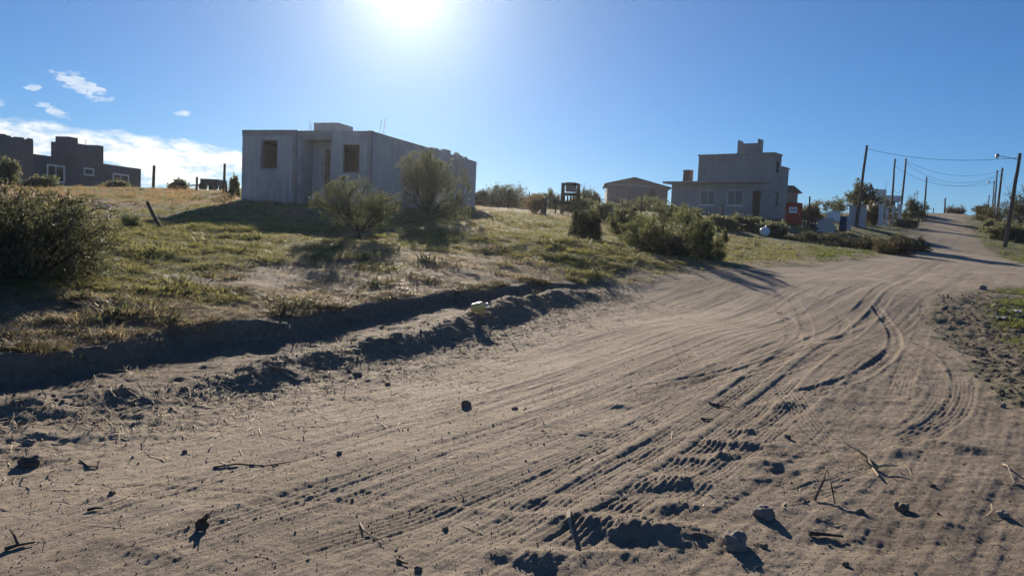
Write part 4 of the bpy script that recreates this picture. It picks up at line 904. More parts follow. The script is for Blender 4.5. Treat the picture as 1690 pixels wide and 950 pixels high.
# ------------------------------------------------------------------ tank stand, booth, gate, stacks
def tank_stand():
    d = 52.0; s = d / FPX; c = pt(939, 357, d); z = gz(c[0], c[1]); H = pt(939, 302, d)[2] - z; hw = 13 * s
    root = empty('tank_stand', (c[0], c[1], z), R(-8), 'dark timber stand holding a rust red slatted box', 'stand')
    for x in (-hw, hw):
        for y in (0, 1.1): MB().box(x - .075, x + .075, y - .075, y + .075, -.3, H, None).build('post', 'wood_dark', root)
    MB().box(-hw + .08, hw - .08, -.06, .06, H - .16, H - .002).build('beam', 'wood_dark', root)
    MB().box(-hw + .08, hw - .08, -.06, .06, H - .80, H - .66).build('beam', 'wood_dark', root)
    MB().box(-hw + .08, hw - .08, 1.04, 1.16, H - .80, H - .66).build('beam', 'wood_dark', root)
    for x in (-hw, hw): MB().box(x - .05, x + .05, .08, 1.02, H - .80, H - .68).build('beam', 'wood_dark', root)
    b = MB().box(-hw + .2, hw - .16, .15, .95, H - .55, H + .06).build('box', 'rust_panel', root)
    for k in range(5):
        x = -hw + .24 + k * .155; MB().box(x, x + .06, .11, .147, H - .53, H + .02).build('slat', 'steel_grey', b)
    for k in range(5):
        x = -hw + .12 + k * .21; MB().box(x, x + .10, -.03, .02, .85, H - .82).build('slat', 'wood_dark', root)
    MB().box(-hw - .55, hw - .08, -.075, -.035, .62, .85).build('rail', 'wood_dark', root)
    MB().box(-hw - .45, -hw - .35, -.03, .05, -.2, .66).build('rail_post', 'wood_dark', root)
tank_stand()
def booth():
    d = 66.0; s = d / FPX; c = pt(1310, 368, d); z = gz(c[0], c[1]) - .05; W = 24 * s; H = pt(1310, 334, d)[2] - z
    root = empty('red_booth', (c[0], c[1], z), R(-12), 'bright red booth with a white panel beside the two storey house', 'booth'); h = W / 2
    MB().box(-h, h, 0, W * .9, -.1, H - .12).build('body', 'red_paint', root, False, .03)
    f = MB(); f.v = [(-h - .06, -.08, H - .118), (h + .06, -.08, H - .118), (h + .06, W, H - .118), (-h - .06, W, H - .118), (-h * .7, .1, H), (h * .7, .1, H), (h * .7, W * .8, H), (-h * .7, W * .8, H)]
    f.f = [(0, 3, 2, 1), (4, 5, 6, 7), (0, 1, 5, 4), (1, 2, 6, 5), (2, 3, 7, 6), (3, 0, 4, 7)]; f.build('roof', 'red_paint', root)
    dr = MB().box(-h + .12, h - .12, -.035, -.004, .05, H - .22).build('door', 'red_paint', root)
    MB().box(-h + .16, h - .42, -.05, -.037, H - .92, H - .40).build('panel', 'white_paint', dr)
    MB().box(-h + .22, h - .48, -.056, -.052, H - .68, H - .60).build('stripe', 'steel_dark', dr)
    MB().box(h + .003, h + .015, .2, W * .6, H - 1.0, H - .4).build('side_panel', 'white_paint', root)
    MB().box(h - .24, h - .19, -.075, -.037, H * .42, H * .5).build('handle', 'steel_grey', dr)
booth()
def yard():
    d = 61.0; s = d / FPX
    # dark crate frame
    c = pt(1339, 381, d); z = gz(c[0], c[1]); W = 15 * s; H = 22 * s; r_ = empty('timber_crate', (c[0], c[1], z), R(8), 'dark open timber crate left of the pale block stack', 'crate')
    for x in (-W / 2, W / 2 - .1): MB().box(x, x + .1, 0, .1, -.1, H).build('post', 'wood_dark', r_); MB().box(x, x + .1, .5, .6, -.1, H).build('post', 'wood_dark', r_)
    for k in range(4): zz_ = H * (.12 + .25 * k); MB().box(-W / 2 - .02, W / 2 + .02, -.03, -.003, zz_, zz_ + .15).build('slat', 'wood_dark', r_)
    # pale block stack of single blocks
    c = pt(1365, 383, d); z = gz(c[0], c[1]); W = 36 * s; H = 26 * s; r_ = empty('block_stack', (c[0], c[1], z), R(-10), 'pale stack of concrete blocks beside the road', 'block stack')
    rows = 6; bh = H / rows; random.seed(9); proto = MB().box(0, .385, 0, .19, .004, bh - .004).build('block', 'concrete', r_, False); me = proto.data; bpy.data.objects.remove(proto)
    simple('block_pale', (.52, .51, .50), (.40, .39, .385), 3, .9, .3, 40); me.materials[0] = MATS['block_pale']
    for k in range(rows):
        x = -W / 2 + (.2 if k % 2 else 0) + (.35 if k > 4 else 0)
        while x + .38 < W / 2 - .07 * k:
            for y in (0, .2):
                o = bpy.data.objects.new('block', me); COL.objects.link(o); o.parent = r_; o.location = (x, y + random.uniform(-.012, .012), k * bh - .03); o.rotation_euler = (0, 0, random.uniform(-.03, .03))
            x += .4
    # bulk bag behind/on the stack
    def bag(name, label, u, v, d_, w_, h_, seed, mat='white_plastic', knot=True, box=False):
        c_ = pt(u, v, d_); zg = gz(c_[0], c_[1]) if name == 'rubbish_bag' else c_[2]; k_ = d_ / FPX; root = empty(name, (c_[0], c_[1], zg), 0, label, 'bag')
        bm = bmesh.new(); bmesh.ops.create_icosphere(bm, subdivisions=4, radius=1)
        for vt in bm.verts:
            p = vt.co; n = float(fbm(np.array([p.x * 2.1 + seed]), np.array([p.y * 2.1 + p.z * 1.7]), 4, .6)[0]); q = 1 + .28 * n
            e_ = .45 if box else .8; q = 1 + (.12 if box else .28) * n; sx = abs(p.x) ** e_ * math.copysign(1, p.x); p = Vector((p.x, abs(p.y) ** e_ * math.copysign(1, p.y), abs(p.z) ** (e_ if box else 1) * math.copysign(1, p.z))); vt.co = Vector((sx * w_ * k_ / 2 * q, p.y * w_ * k_ / 2.4 * q, max(0, (p.z * .5 + .46) * h_ * k_ * (1 + .2 * n))))
        me_ = bpy.data.meshes.new('sack'); bm.to_mesh(me_); bm.free(); me_.shade_smooth(); me_.materials.append(MATS[mat]); o = bpy.data.objects.new('sack', me_); COL.objects.link(o); o.parent = root
        if knot: MB().tube([(0, 0, h_ * k_ * .85), (.03, 0, h_ * k_ * 1.02), (.09, .02, h_ * k_ * 1.12)], [.07, .03, .06], 7).build('knot', mat, root, True)
        return root
    bag('bulk_bag', 'white bulk bag standing behind the pale block stack', 1375, 366, d + .75, 18, 17, 3, box=True)
    bag('rubbish_bag', 'crumpled white rubbish bag on the grass below the two storey house', 1262, 384, 50, 15, 15, 8)
    bag('plastic_bag', 'small white bag caught in the top of the big thicket', 1078, 346, 25.2, 7, 7, 5, knot=False)
    # blue drum
    c = pt(1391, 374, d + 2); z = gz(c[0], c[1]); q = (d + 2) / FPX; r_ = empty('blue_drum', (c[0], c[1], z), 0, 'dark blue drum right of the pale block stack', 'drum')
    MB().lathe([(.24, 0), (.29, .02), (.29, .35), (.305, .37), (.29, .39), (.29, .75), (.305, .77), (.29, .79), (.29, 24 * q), (.25, 24 * q + .02)], 18).build('body', 'blue_plastic', r_, True)
    MB().lathe([(.26, 24 * q + .022), (.26, 24 * q + .06), (.1, 24 * q + .08)], 18).build('lid', 'steel_dark', r_)
    # brick pier
    c = pt(1400, 370, d + 4); z = gz(c[0], c[1]); r_ = empty('block_pier', (c[0], c[1], z), 0, 'pale pier of piled blocks behind the blue drum', 'pier')
    for k in range(8):
        o = MB().box(-.21, .21, -.12, .12, k * .175 - .1, k * .175 + .068, Matrix.Rotation(random.uniform(-.15, .15), 4, 'Z')).build('block', 'block_pale', r_)
    # grey yard wall
    c = pt(1402, 371, d + 8); z = gz(c[0], c[1]); q = (d + 8) / FPX; r_ = empty('yard_wall', (c[0], c[1], z), 0, 'grey block wall behind the tallest pole', 'wall')
    f = MB(); holed_wall(f, 30 * q, -1, 32 * q, .18, [], frame_at((0, 0, 0), R(78))); f.build('wall_panel', 'block_wall', r_); f = MB(); M = frame_at((0, 0, 0), R(78)); f.box(-.03, 30 * q + .03, -.03, .21, 32 * q + .003, 32 * q + .09, M); f.build('coping', 'concrete', r_)
yard()
GG = 'white gate pillars beside the upper road'
for u0, v0, u1, v1, d, w_, lb in ((1452, 374, 1455, 338, 80, .34, 'white gate pillar nearest the tallest pole, flared foot'), (1461, 371, 1463, 342, 83, .30, 'second white gate pillar from the tallest pole'),
                                  (1472, 366, 1473.5, 339, 88, .26, 'white gate pillar right of the lattice gate'), (1484, 361, 1486, 337, 94, .26, 'farthest white gate pillar up the road')):
    a = pt(u0, v0, d); z = gz(a[0], a[1]); b = pt(u1, v1, d); h = b[2] - z; r_ = empty('gate_pillar', (a[0], a[1], z), R(20), lb, 'pillar', GG)
    MB().box(-w_ / 2, w_ / 2, -w_ / 2, w_ / 2, .28, h - .08).build('shaft', 'white_wall', r_); MB().box(-w_ * .75, w_ * .75, -w_ * .75, w_ * .75, -.5, .277).build('foot', 'white_wall', r_); MB().box(-w_ * .62, w_ * .62, -w_ * .62, w_ * .62, h - .077, h + .02).build('cap', 'white_wall', r_)
a = Vector(pt(1463.5, 371, 83.5)); b = Vector(pt(1471.5, 367, 87.5)); z = gz(a.x, a.y); r_ = empty('lattice_gate', (a.x, a.y, z), 0, 'dark metal lattice gate between the white pillars', 'gate')
e = Vector((b.x - a.x, b.y - a.y, 0)); Ln = e.length; M = frame_at((0, 0, 0), math.atan2(e.x, e.y))
for x0, x1, z0, z1 in ((.25, .31, .1, 1.9), (Ln - .31, Ln - .25, .1, 1.9), (.312, Ln - .312, .1, .16), (.312, Ln - .312, 1.84, 1.9), (.312, Ln - .312, .97, 1.03)): MB().box(x0, x1, -.03, .03, z0, z1, M).build('gate_frame', 'steel_dark', r_)
for k in range(9): x = .35 + (Ln - .7) * k / 8; MB().tube([M @ Vector((x, .045, .12)), M @ Vector((x, .045, 1.88))], .015, 5).build('bar', 'steel_dark', r_)
# low trailer on the left skyline
c = pt(345, 315, 50); z = gz(c[0], c[1]); s = 50 / FPX; r_ = empty('flat_trailer', (c[0], c[1], z), 0, 'low dark box trailer on the skyline left of the block house', 'trailer')
MB().box(-15 * s, 15 * s, 0, 1.5, .35, .35 + 9 * s).build('body', 'steel_dark', r_, False, .02); MB().box(-15.5 * s, 15.5 * s, -.03, 1.53, .352 + 9 * s, .40 + 9 * s).build('lid', 'roof_sheet', r_)
for x in (-.35, .35):
    for y in (-.1, 1.5): MB().lathe([(.12, -.07), (.28, -.07), (.28, .07), (.12, .07)], 16, Matrix.Translation((x, y, .26)) @ Matrix.Rotation(R(90), 4, 'X')).build('wheel', 'cable', r_)
MB().tube([(-15 * s, .7, .4), (-15 * s - .9, .7, .32), (-15 * s - 1.2, .7, .3)], .04, 6).build('drawbar', 'steel_dark', r_)

# ------------------------------------------------------------------ utility poles, lamps, cables
TOPS = {}
def pole(key, label, u0, v0, u1, v1, d, r0=.13, lamp=None, group='utility poles along the road', name='utility_pole', cap=False):
    a = pt(u0, v0, d); z = gz(a[0], a[1]); b = Vector(pt(u1, v1, d)); root = empty(name, (a[0], a[1], z), 0, label, 'street lamp' if lamp else 'pole', group)
    top = b - Vector((a[0], a[1], z)); rg = random.Random(key); n = 6; P = [Vector((0, 0, -.6))]
    P += [top * (i / n) + Vector((rg.uniform(-.03, .03), 0, 0)) * (i % n != 0) for i in range(n + 1)]
    MB().tube(P, [r0] + [r0 * (1 - .35 * i / n) for i in range(n + 1)], 9).build('shaft', 'wood_pole', root)
    br = MB().box(-.05, .05, -.16, -.10, -.12, .12, Matrix.Translation(top * .955)).build('bracket', 'steel_dark', root)
    for k in (-.09, .06): MB().lathe([(.02, 0), (.045, .02), (.03, .05), (.045, .08), (.02, .10)], 10, Matrix.Translation(top * .955 + Vector((.0, -.2, k)))).build('insulator', 'white_plastic', br)
    TOPS[key] = b - (top * .045) + Vector((0, -.12, 0))
    if lamp:
        q = Vector(pt(*lamp, d - .5)) - Vector((a[0], a[1], z)); s = top * .93
        MB().tube([s, s.lerp(q, .5) + Vector((0, 0, .03)), q + (s - q).normalized() * .05], .028, 7).build('lamp_arm', 'steel_grey', root)
        hd = MB().lathe([(.05, .16), (.13, .08), (.15, -.02), (.14, -.06)], 14, Matrix.Translation(q)).build('lamp_head', 'steel_grey', root, True)
        MB().lathe([(.13, -.062), (.12, -.14), (.06, -.22), (.01, -.235)], 14, Matrix.Translation(q)).build('lamp_bowl', 'lamp_glass', hd, True)
    return root
pole('A', 'tallest utility pole, left of the road by the pale block stack', 1413.5, 376, 1431, 240, 69, .15)
pole('B', 'utility pole in front of the white house, left of the road', 1469, 367, 1477.5, 262, 91, .14)
pole('C', 'utility pole just right of the white house', 1485.5, 357, 1495.5, 261.5, 103, .16)
pole('D', 'utility pole at the left brink of the crest', 1525, 352, 1529.5, 292, 114, .15)
pole('E', 'near right street lamp pole leaning outward with curved arm', 1658, 410, 1683.5, 253, 60, .17, (1646, 257), 'street lamps along the road', 'street_lamp')
pole('F', 'second pole on the right of the road, dark and slightly leaning', 1644.5, 366, 1654.5, 277, 103, .17)
pole('G', 'thin pole behind the second pole on the right', 1641, 350, 1646, 281, 118, .14)
pole('H', 'farthest street lamp pole on the right of the road', 1638, 350, 1641, 298, 128, .13, (1632, 300.5), 'street lamps along the road', 'street_lamp')
pole('I', 'short thin pole in the bushes at the right of the road', 1631, 352, 1632.5, 322, 120, .1)
for k_, (u_, v_, d_, h_) in enumerate(((1510, 345, 130, 27), (1514, 345, 132, 30))):
    a = pt(u_, v_, d_); z = gz(a[0], a[1]); r_ = empty('roof_antenna', (a[0], a[1], z), 0, ('left' if k_ == 0 else 'right, taller') + ' one of two thin antenna masts beyond the crest', 'antenna', 'antenna masts beyond the crest')
    b = Vector(pt(u_, 345 - h_, d_)) - Vector((a[0], a[1], z)); MB().tube([(0, 0, 0), tuple(b)], .05, 5).build('mast', 'steel_grey', r_)
    for t_ in (.96, .9): MB().tube([tuple(b * t_ + Vector((-.35, 0, 0))), tuple(b * t_ + Vector((.35, 0, 0)))], .03, 4).build('rod', 'steel_grey', r_)
def cable(label, a, b, sag, dz=0.0, r_=.016):
    A, B = TOPS[a] + Vector((0, 0, dz)), TOPS[b] + Vector((0, 0, dz)); P = [A.lerp(B, t / 24) - Vector((0, 0, sag * 4 * (t / 24) * (1 - t / 24))) for t in range(25)]
    o = MB().tube(P, r_, 5).build('overhead_cable', 'cable', None); tag(o, label, 'cable', 'overhead cables between the poles')
cable('upper cable from the tallest pole across the road to the near street lamp', 'A', 'E', .55)
cable('upper cable from the pole by the white house to the second right pole', 'C', 'F', 1.3)
cable('lower cable from the pole by the white house to the second right pole', 'C', 'F', 1.9, -.35)
cable('cable from the pole in front of the white house across the road', 'B', 'F', 1.9, -.6)
cable('cable between the two middle left poles', 'B', 'C', .8, -3.2)
cable('cable from the crest pole to the farthest street lamp', 'D', 'H', .9)
cable('cable running along the right side between the near lamp and second pole', 'E', 'F', 2.2, -.2)

# ------------------------------------------------------------------ small things on the road
def stick(label, px, rad, mat='straw', lift=.012, forks=(), name='dry_stick', arch=0.0):
    P = [hit(u, v) for u, v in px]; c = P[0]; z0 = gz(c[0], c[1]); root = empty(name, (c[0], c[1], z0), 0, label, 'stick', 'dry sticks lying on the road')
    zs = terrain(np.array([p[0] for p in P]), np.array([p[1] for p in P])); n = len(P)
    Q = [Vector((p[0] - c[0], p[1] - c[1], zs[i] - z0 + rad + lift * (i % 2) + arch * math.sin(math.pi * i / (n - 1)))) for i, p in enumerate(P)]
    MB().tube(Q, [rad * (1 - .55 * i / (n - 1)) for i in range(n)], 6).build('stem', mat, root)
    for i, off in forks:
        q = Q[i]; o_ = Vector(off); MB().tube([q, q + o_ * .5 + Vector((0, 0, .01)), q + o_], [rad * .7, rad * .55, rad * .3], 5).build('side_twig', mat, root)
stick('pale forked branch lying on the sand at right', [(1421, 742), (1432, 755), (1440, 770), (1450, 785)], .014, 'straw', .01, ((1, (-.10, .12, .05)), (2, (.16, -.03, .03)), (2, (-.03, .14, .04))))
stick('thin reddish twig left of the pale forked branch', [(1375, 715), (1390, 722), (1408, 732)], .007, 'wood_pale')
stick('dark bent stick standing up from the sand below the forked branch', [(1345, 822), (1357, 812), (1363, 800), (1370, 815), (1378, 832)], .009, 'twig_dark', .0, (), 'dry_stick', .11)
stick('short straight dark stick at lower right', [(1335, 879), (1360, 880), (1392, 881)], .014, 'wood_dark', 0)
stick('curved pale bark strip beside the sand hump at bottom', [(938, 860), (938, 875), (946, 892)], .014, 'wood_pale', .0, (), 'bark_strip', .05)
stick('curved thin pale twig near the bottom left of the tracks', [(594, 864), (600, 878), (616, 886), (634, 897)], .006, 'straw')
stick('long thin dark twig on the left half of the road', [(352, 768), (390, 762), (440, 763), (480, 759)], .007, 'twig_dark', .004)
stick('dark forked twig at the far bottom left', [(8, 905), (30, 899), (58, 893)], .010, 'twig_dark', 0, ((1, (-.08, .06, .05)),))
stick('short dark stick left of the dried leaf', [(144, 838), (157, 836), (170, 835)], .011, 'twig_dark', 0)
stick('two-armed dark twig on the left of the road', [(132, 758), (146, 767), (162, 766), (165, 757)], .007, 'twig_dark', 0)
stick('thin pale stalk sticking out of the shadowed ridge at left', [(146, 645), (155, 655), (165, 676)], .006, 'straw', 0, (), 'dry_stalk', .10)
stick('small hooked pale twig in the middle of the road below the ridge', [(845, 570), (851, 574), (850, 580)], .012, 'wood_pale', 0, (), 'dry_stick', .04)
stick('dark sliver at the bottom of the left tyre track', [(655, 928), (664, 931), (673, 934)], .008, 'twig_dark', 0)
stick('upright pale twig in the right foreground verge', [(1656, 766), (1662, 782), (1674, 800)], .008, 'wood_pale', 0, (), 'dry_stick', .05)
stick('short dark stick across the right rut, upper of two', [(1170, 661), (1190, 664), (1208, 667)], .010, 'twig_dark', 0)
stick('short dark stick across the right rut, lower of two', [(1157, 686), (1168, 686), (1178, 687)], .009, 'twig_dark', 0)
def stone(label, u, v, w_, h_, mat='stone', seed=1, name='stone', cat='stone', group='stones on the road', flat=.75):
    p = hit(u, v); d = p[1]; k = d / FPX; z = float(terrain(np.array([p[0]]), np.array([p[1]]))[0])
    bm = bmesh.new(); bmesh.ops.create_icosphere(bm, subdivisions=4, radius=1)
    for vt in bm.verts:
        q = vt.co; n = float(fbm(np.array([q.x * 1.1 + seed * 3.1 + q.z]), np.array([q.y * 1.1 - q.z * .7 + seed]), 4, .55)[0]); f = 1 + .38 * n
        c = Vector([math.copysign(abs(x) ** .78, x) for x in q]); vt.co = Vector((c.x * w_ * k / 2 * f, c.y * w_ * k / 2.3 * f, (c.z * .5 + .2) * h_ * k * f))
    me = bpy.data.meshes.new(name); bm.to_mesh(me); bm.free(); me.shade_smooth(); me.materials.append(MATS[mat]); o = bpy.data.objects.new(name, me); COL.objects.link(o); o.location = (p[0], p[1], z); o.rotation_euler = (0, 0, seed * 1.1)
    tag(o, label, cat, group)
stone('rounded grey stone at the bottom, largest on the road', 1213, 905, 44, 34, 'stone', 1)
stone('smaller grey stone behind the largest one', 1259, 850, 36, 24, 'stone', 2)
stone('small dark stone alone in the middle of the road', 770, 664, 15, 13, 'soil_lump', 3)
stone('dark clod on the right verge beside the bent stick', 1488, 835, 26, 18, 'soil_lump', 4)
stone('pale stone on the dark right bank', 1622, 478, 10, 11, 'stone', 5)
stone('pale stone at the far right edge of the sand', 1655, 672, 9, 8, 'stone', 6)
stone('flat pale stone at right, casting a small shadow', 1655, 848, 20, 14, 'stone', 7)
stone('grey stone half hidden at the left road edge', 48, 765, 34, 20, 'stone_dark', 8)
stone('pale stone at the left road edge under the dry stalks', 47, 735, 18, 13, 'stone', 9)
stone('dark clod in the middle of the left tyre track', 735, 873, 12, 10, 'soil_lump', 10)
stone('squared grey clod at the bottom edge of the left track', 690, 944, 14, 10, 'soil_lump', 11)
stone('dark stone at the foot of the ridge, left part', 590, 622, 14, 10, 'soil_lump', 12)
for i, (u, v, w_, h_, lb) in enumerate(((1150, 893, 14, 9, 'earth clod just left of the largest grey stone'), (1420, 842, 12, 9, 'earth clod right of the dark bent stick'), (1300, 716, 11, 8, 'earth clod alone left of the thin reddish twig'), (850, 668, 10, 7, 'small clod right of the small dark stone in mid road'),
    (640, 635, 9, 6, 'small clod below the middle of the earth ridge'), (305, 742, 9, 7, 'small clod above the long thin dark twig'), (455, 632, 10, 8, 'clod at the foot of the ridge, left of its middle'), (185, 812, 11, 8, 'clod above the short dark stick on the left'),
    (1260, 905, 12, 9, 'earth clod just right of the largest grey stone'), (1540, 800, 10, 7, 'clod on the sand right of the paired dark clods'), (1395, 935, 13, 10, 'clod at the bottom edge below the straight dark stick'), (560, 745, 8, 6, 'tiny clod right of the long thin dark twig'))):
    stone(lb, u, v, w_, h_, 'soil_lump', 20 + i, 'earth_clod', 'clod', 'loose earth clods on the sand')
# dried leaf standing on the sand
p = hit(333, 872); z = float(terrain(np.array([p[0]]), np.array([p[1]]))[0]); r_ = empty('dried_leaf', (p[0], p[1], z), R(15), 'dark crumpled dried leaf standing on the sand', 'leaf')
f = MB(); rg = random.Random(5); ring = [(-.030, 0, .004), (-.036, .01, .035), (-.02, -.012, .062), (-.004, .014, .058), (.020, -.01, .088), (.032, .008, .07), (.018, -.004, .05), (.036, .012, .03), (.02, -.01, .003)]
for th_ in (0, .004): f.v += [(x, y + th_ + .3 * z_, z_) for x, y, z_ in ring] + [(0, .012 + th_, .03)]
n = len(ring)
for k in range(n): k2 = (k + 1) % n; f.f += [(k, k2, n), (n + 1 + k2, n + 1 + k, 2 * n + 1), (k, n + 1 + k, n + 1 + k2, k2)]
f.build('blade', 'twig_dark', r_); MB().tube([(.01, .01, .03), (.03, .03, .07), (.05, .03, .10)], .003, 5).build('stalk', 'twig_dark', r_)
# plastic jug on the ridge
p = hit(789, 517, .22); z = gz(p[0], p[1]) + .03; k = p[1] / FPX; r_ = empty('plastic_jug', (p[0], p[1], z), R(-15), 'yellowish plastic jug lying on the crest of the earth ridge', 'jug')
M = Matrix.Translation((-.10, 0, .065)) @ Matrix.Rotation(R(72), 4, 'Y')
MB().lathe([(.05, 0), (.068, .01), (.072, .04), (.066, .06), (.072, .08), (.072, .13), (.066, .15), (.07, .165), (.045, .20), (.024, .215), (.024, .24)], 18, M).build('bottle', 'yellow_plastic', r_, True)
MB().lathe([(.028, .242), (.028, .265), (.02, .268)], 14, M).build('cap', 'white_plastic', r_); MB().tube([M @ Vector((.066, 0, .06)), M @ Vector((.10, 0, .08)), M @ Vector((.10, 0, .14)), M @ Vector((.06, 0, .18))], .010, 6).build('handle', 'yellow_plastic', r_)
# light scrap at right of the road and in the field
def scrap(label, u, v, w_, seed, mat='white_plastic', name='litter_scrap', cat='litter'):
    p = hit(u, v); z = gz(p[0], p[1]) + .03; k = p[1] / FPX; rg = random.Random(seed); n = 5; f = MB()
    for th_ in (0, .006):
        for i in range(n):
            for j in range(n): f.v.append(((i / (n - 1) - .5) * w_ * k + rg.uniform(-.1, .1) * w_ * k, (j / (n - 1) - .5) * w_ * k * .9, rg.uniform(0, .22) * w_ * k + th_ + .01))
    for o_, fl in ((0, 1), (n * n, -1)):
        for i in range(n - 1):
            for j in range(n - 1): q = [o_ + i * n + j, o_ + (i + 1) * n + j, o_ + (i + 1) * n + j + 1, o_ + i * n + j + 1]; f.f.append(tuple(q[::fl]))
    o = f.build(name, mat, None, True); o.location = (p[0], p[1], z); tag(o, label, cat, 'scraps of litter')
scrap('pale torn scrap on the dry grass above the ditch', 288, 535, 14, 1, 'yellow_plastic'); scrap('white scrap on the dark right bank, upper', 1672, 520, 18, 2); scrap('white scrap on the dark right bank, lower', 1652, 534, 14, 3)
scrap('white scrap in the grass left of the leaning stake', 178, 342, 14, 4); scrap('white scrap by the far corner of the block house', 803, 352, 9, 5); scrap('small red scrap in the middle of the road', 1286, 522, 8, 6, 'red_paint')

# ------------------------------------------------------------------ grass, weeds, litter (uncountable)
PROTO = bpy.data.collections.new('tuft_shapes')
def tuft_object(name, mat, seed, blades, width, bend, spread_, seedhead=False):
    rg = np.random.RandomState(seed); V = []; Fc = []
    for i in range(blades):
        a = rg.rand() * 6.283; r0 = spread_ * rg.rand() ** .6; p = np.array([r0 * math.cos(a), r0 * math.sin(a), -.05]); h = .45 + .6 * rg.rand(); a2 = a + rg.uniform(-1.2, 1.2); b_ = bend * (.3 + rg.rand())
        o = np.array([math.cos(a2), math.sin(a2), 0]); s = np.array([-o[1], o[0], 0]) * width * (.6 + .7 * rg.rand())
        m = p + o * b_ * .35 * h + np.array([0, 0, h * .6]); t = p + o * b_ * h + np.array([0, 0, h * (1 - .35 * b_)]); n = len(V)
        V += [p - s, p + s, m + s * .75, m - s * .75, t]; Fc += [(n, n + 1, n + 2, n + 3), (n + 3, n + 2, n + 4)]
        if seedhead and i % 2 == 0:
            for k in range(4):
                q = t + rg.randn(3) * .05; n = len(V); e = rg.randn(3) * .05; V += [q, q + e, q + np.array([0, 0, .09])]; Fc.append((n, n + 1, n + 2))
    me = bpy.data.meshes.new(name); me.from_pydata([tuple(v) for v in V], [], Fc); me.materials.append(MATS[mat]); o = bpy.data.objects.new(name, me); return o
def scatter(name, label, protos, P, rot, scl, idx):
    col = bpy.data.collections.new(name + '_shapes')
    for o in protos: col.objects.link(o)
    me = bpy.data.meshes.new(name); n = len(P); me.vertices.add(n); me.vertices.foreach_set('co', P.astype(np.float32).ravel())
    a = me.attributes.new('rot', 'FLOAT_VECTOR', 'POINT'); a.data.foreach_set('vector', rot.astype(np.float32).ravel())
    a = me.attributes.new('scl', 'FLOAT_VECTOR', 'POINT'); a.data.foreach_set('vector', scl.astype(np.float32).ravel())
    a = me.attributes.new('idx', 'INT', 'POINT'); a.data.foreach_set('value', idx.astype(np.int32)); me.update()
    ob = bpy.data.objects.new(name, me); COL.objects.link(ob); tag(ob, label, None, None, 'stuff')
    ng = bpy.data.node_groups.new(name, 'GeometryNodeTree'); ng.interface.new_socket('Geometry', in_out='INPUT', socket_type='NodeSocketGeometry'); ng.interface.new_socket('Geometry', in_out='OUTPUT', socket_type='NodeSocketGeometry')
    gi = ng.nodes.new('NodeGroupInput'); go = ng.nodes.new('NodeGroupOutput'); ip = ng.nodes.new('GeometryNodeInstanceOnPoints'); ci = ng.nodes.new('GeometryNodeCollectionInfo')
    ci.inputs['Collection'].default_value = col; ci.inputs['Separate Children'].default_value = True; ci.inputs['Reset Children'].default_value = True
    def at(nm, ty): q = ng.nodes.new('GeometryNodeInputNamedAttribute'); q.data_type = ty; q.inputs['Name'].default_value = nm; return q.outputs['Attribute']
    ip.inputs['Pick Instance'].default_value = True
    ng.links.new(gi.outputs[0], ip.inputs['Points']); ng.links.new(ci.outputs[0], ip.inputs['Instance']); ng.links.new(at('idx', 'INT'), ip.inputs['Instance Index'])
    er = ng.nodes.new('FunctionNodeEulerToRotation'); ng.links.new(at('rot', 'FLOAT_VECTOR'), er.inputs[0]); ng.links.new(er.outputs[0], ip.inputs['Rotation']); ng.links.new(at('scl', 'FLOAT_VECTOR'), ip.inputs['Scale'])
    ng.links.new(ip.outputs[0], go.inputs[0]); md = ob.modifiers.new('scatter', 'NODES'); md.node_group = ng; return ob
RS = np.random.RandomState(123)
def polar_points(n, r0, r1, a0, a1, pw=1.0):
    r = (r0 ** pw + (r1 ** pw - r0 ** pw) * RS.rand(n)) ** (1 / pw); a = R(a0) + (R(a1) - R(a0)) * RS.rand(n); return r * np.sin(a), r * np.cos(a)
_foot = [(pt(398, 332, 36.0), R(108.7), R(18.7), 6.7, 12.8)]
def outside_buildings(x, y):
    ok = np.ones(len(x), bool)
    for c, a1, a2, w_, d_ in _foot:
        e1, e2 = unit(a1), unit(a2); u_ = (x - c[0]) * e1.x + (y - c[1]) * e1.y; v_ = (x - c[0]) * e2.x + (y - c[1]) * e2.y; ok &= ~((u_ > -.05) & (u_ < w_ + .05) & (v_ > -.05) & (v_ < d_ + .1))
    c = pt(1269, 352, 70.0); e1, e2 = unit(R(129)), unit(R(39)); u_ = (x - c[0]) * e1.x + (y - c[1]) * e1.y; v_ = (x - c[0]) * e2.x + (y - c[1]) * e2.y; ok &= ~((u_ > -10.1) & (u_ < .1) & (v_ > -.1) & (v_ < 4.6)); return ok
X = []; Y = []
for n, r0, r1, a0, a1, pw in ((52000, 6.5, 13, -42, 14, 1.6), (62000, 13, 25, -42, 36, 1.4), (42000, 25, 48, -40, 37, 1.2), (16000, 48, 110, -38, 37, 1.2), (9000, 7, 20, 22, 44, 1.5), (3500, 48, 75, 28, 38, 1.2)):
    a, b = polar_points(n, r0, r1, a0, a1, pw); X.append(a); Y.append(b)
X = np.concatenate(X); Y = np.concatenate(Y); road = zones(X, Y); green, bare = patch(X, Y); sb, lb, Lb = along(BANK, X, Y); sr, lr, Lr = along(RIDGE, X, Y)
indug = (sb > -.05) & (sr < .6) & (lr < Lr - 1.0) & (lr > 0)
keep = (road < .35) & outside_buildings(X, Y) & (~indug | (RS.rand(len(X)) < .012)) & (RS.rand(len(X)) > bare * .93)
rightside = X * .85 - Y * .28 > 2.0; keep &= ~(rightside & (Y < 22) & (-road_sd(X, Y) < .9 + .5 * RS.rand(len(X))))
X, Y, green, sb, lb, rightside = [q[keep] for q in (X, Y, green, sb, lb, rightside)]; Z = terrain(X, Y, False); RR = np.hypot(X, Y)
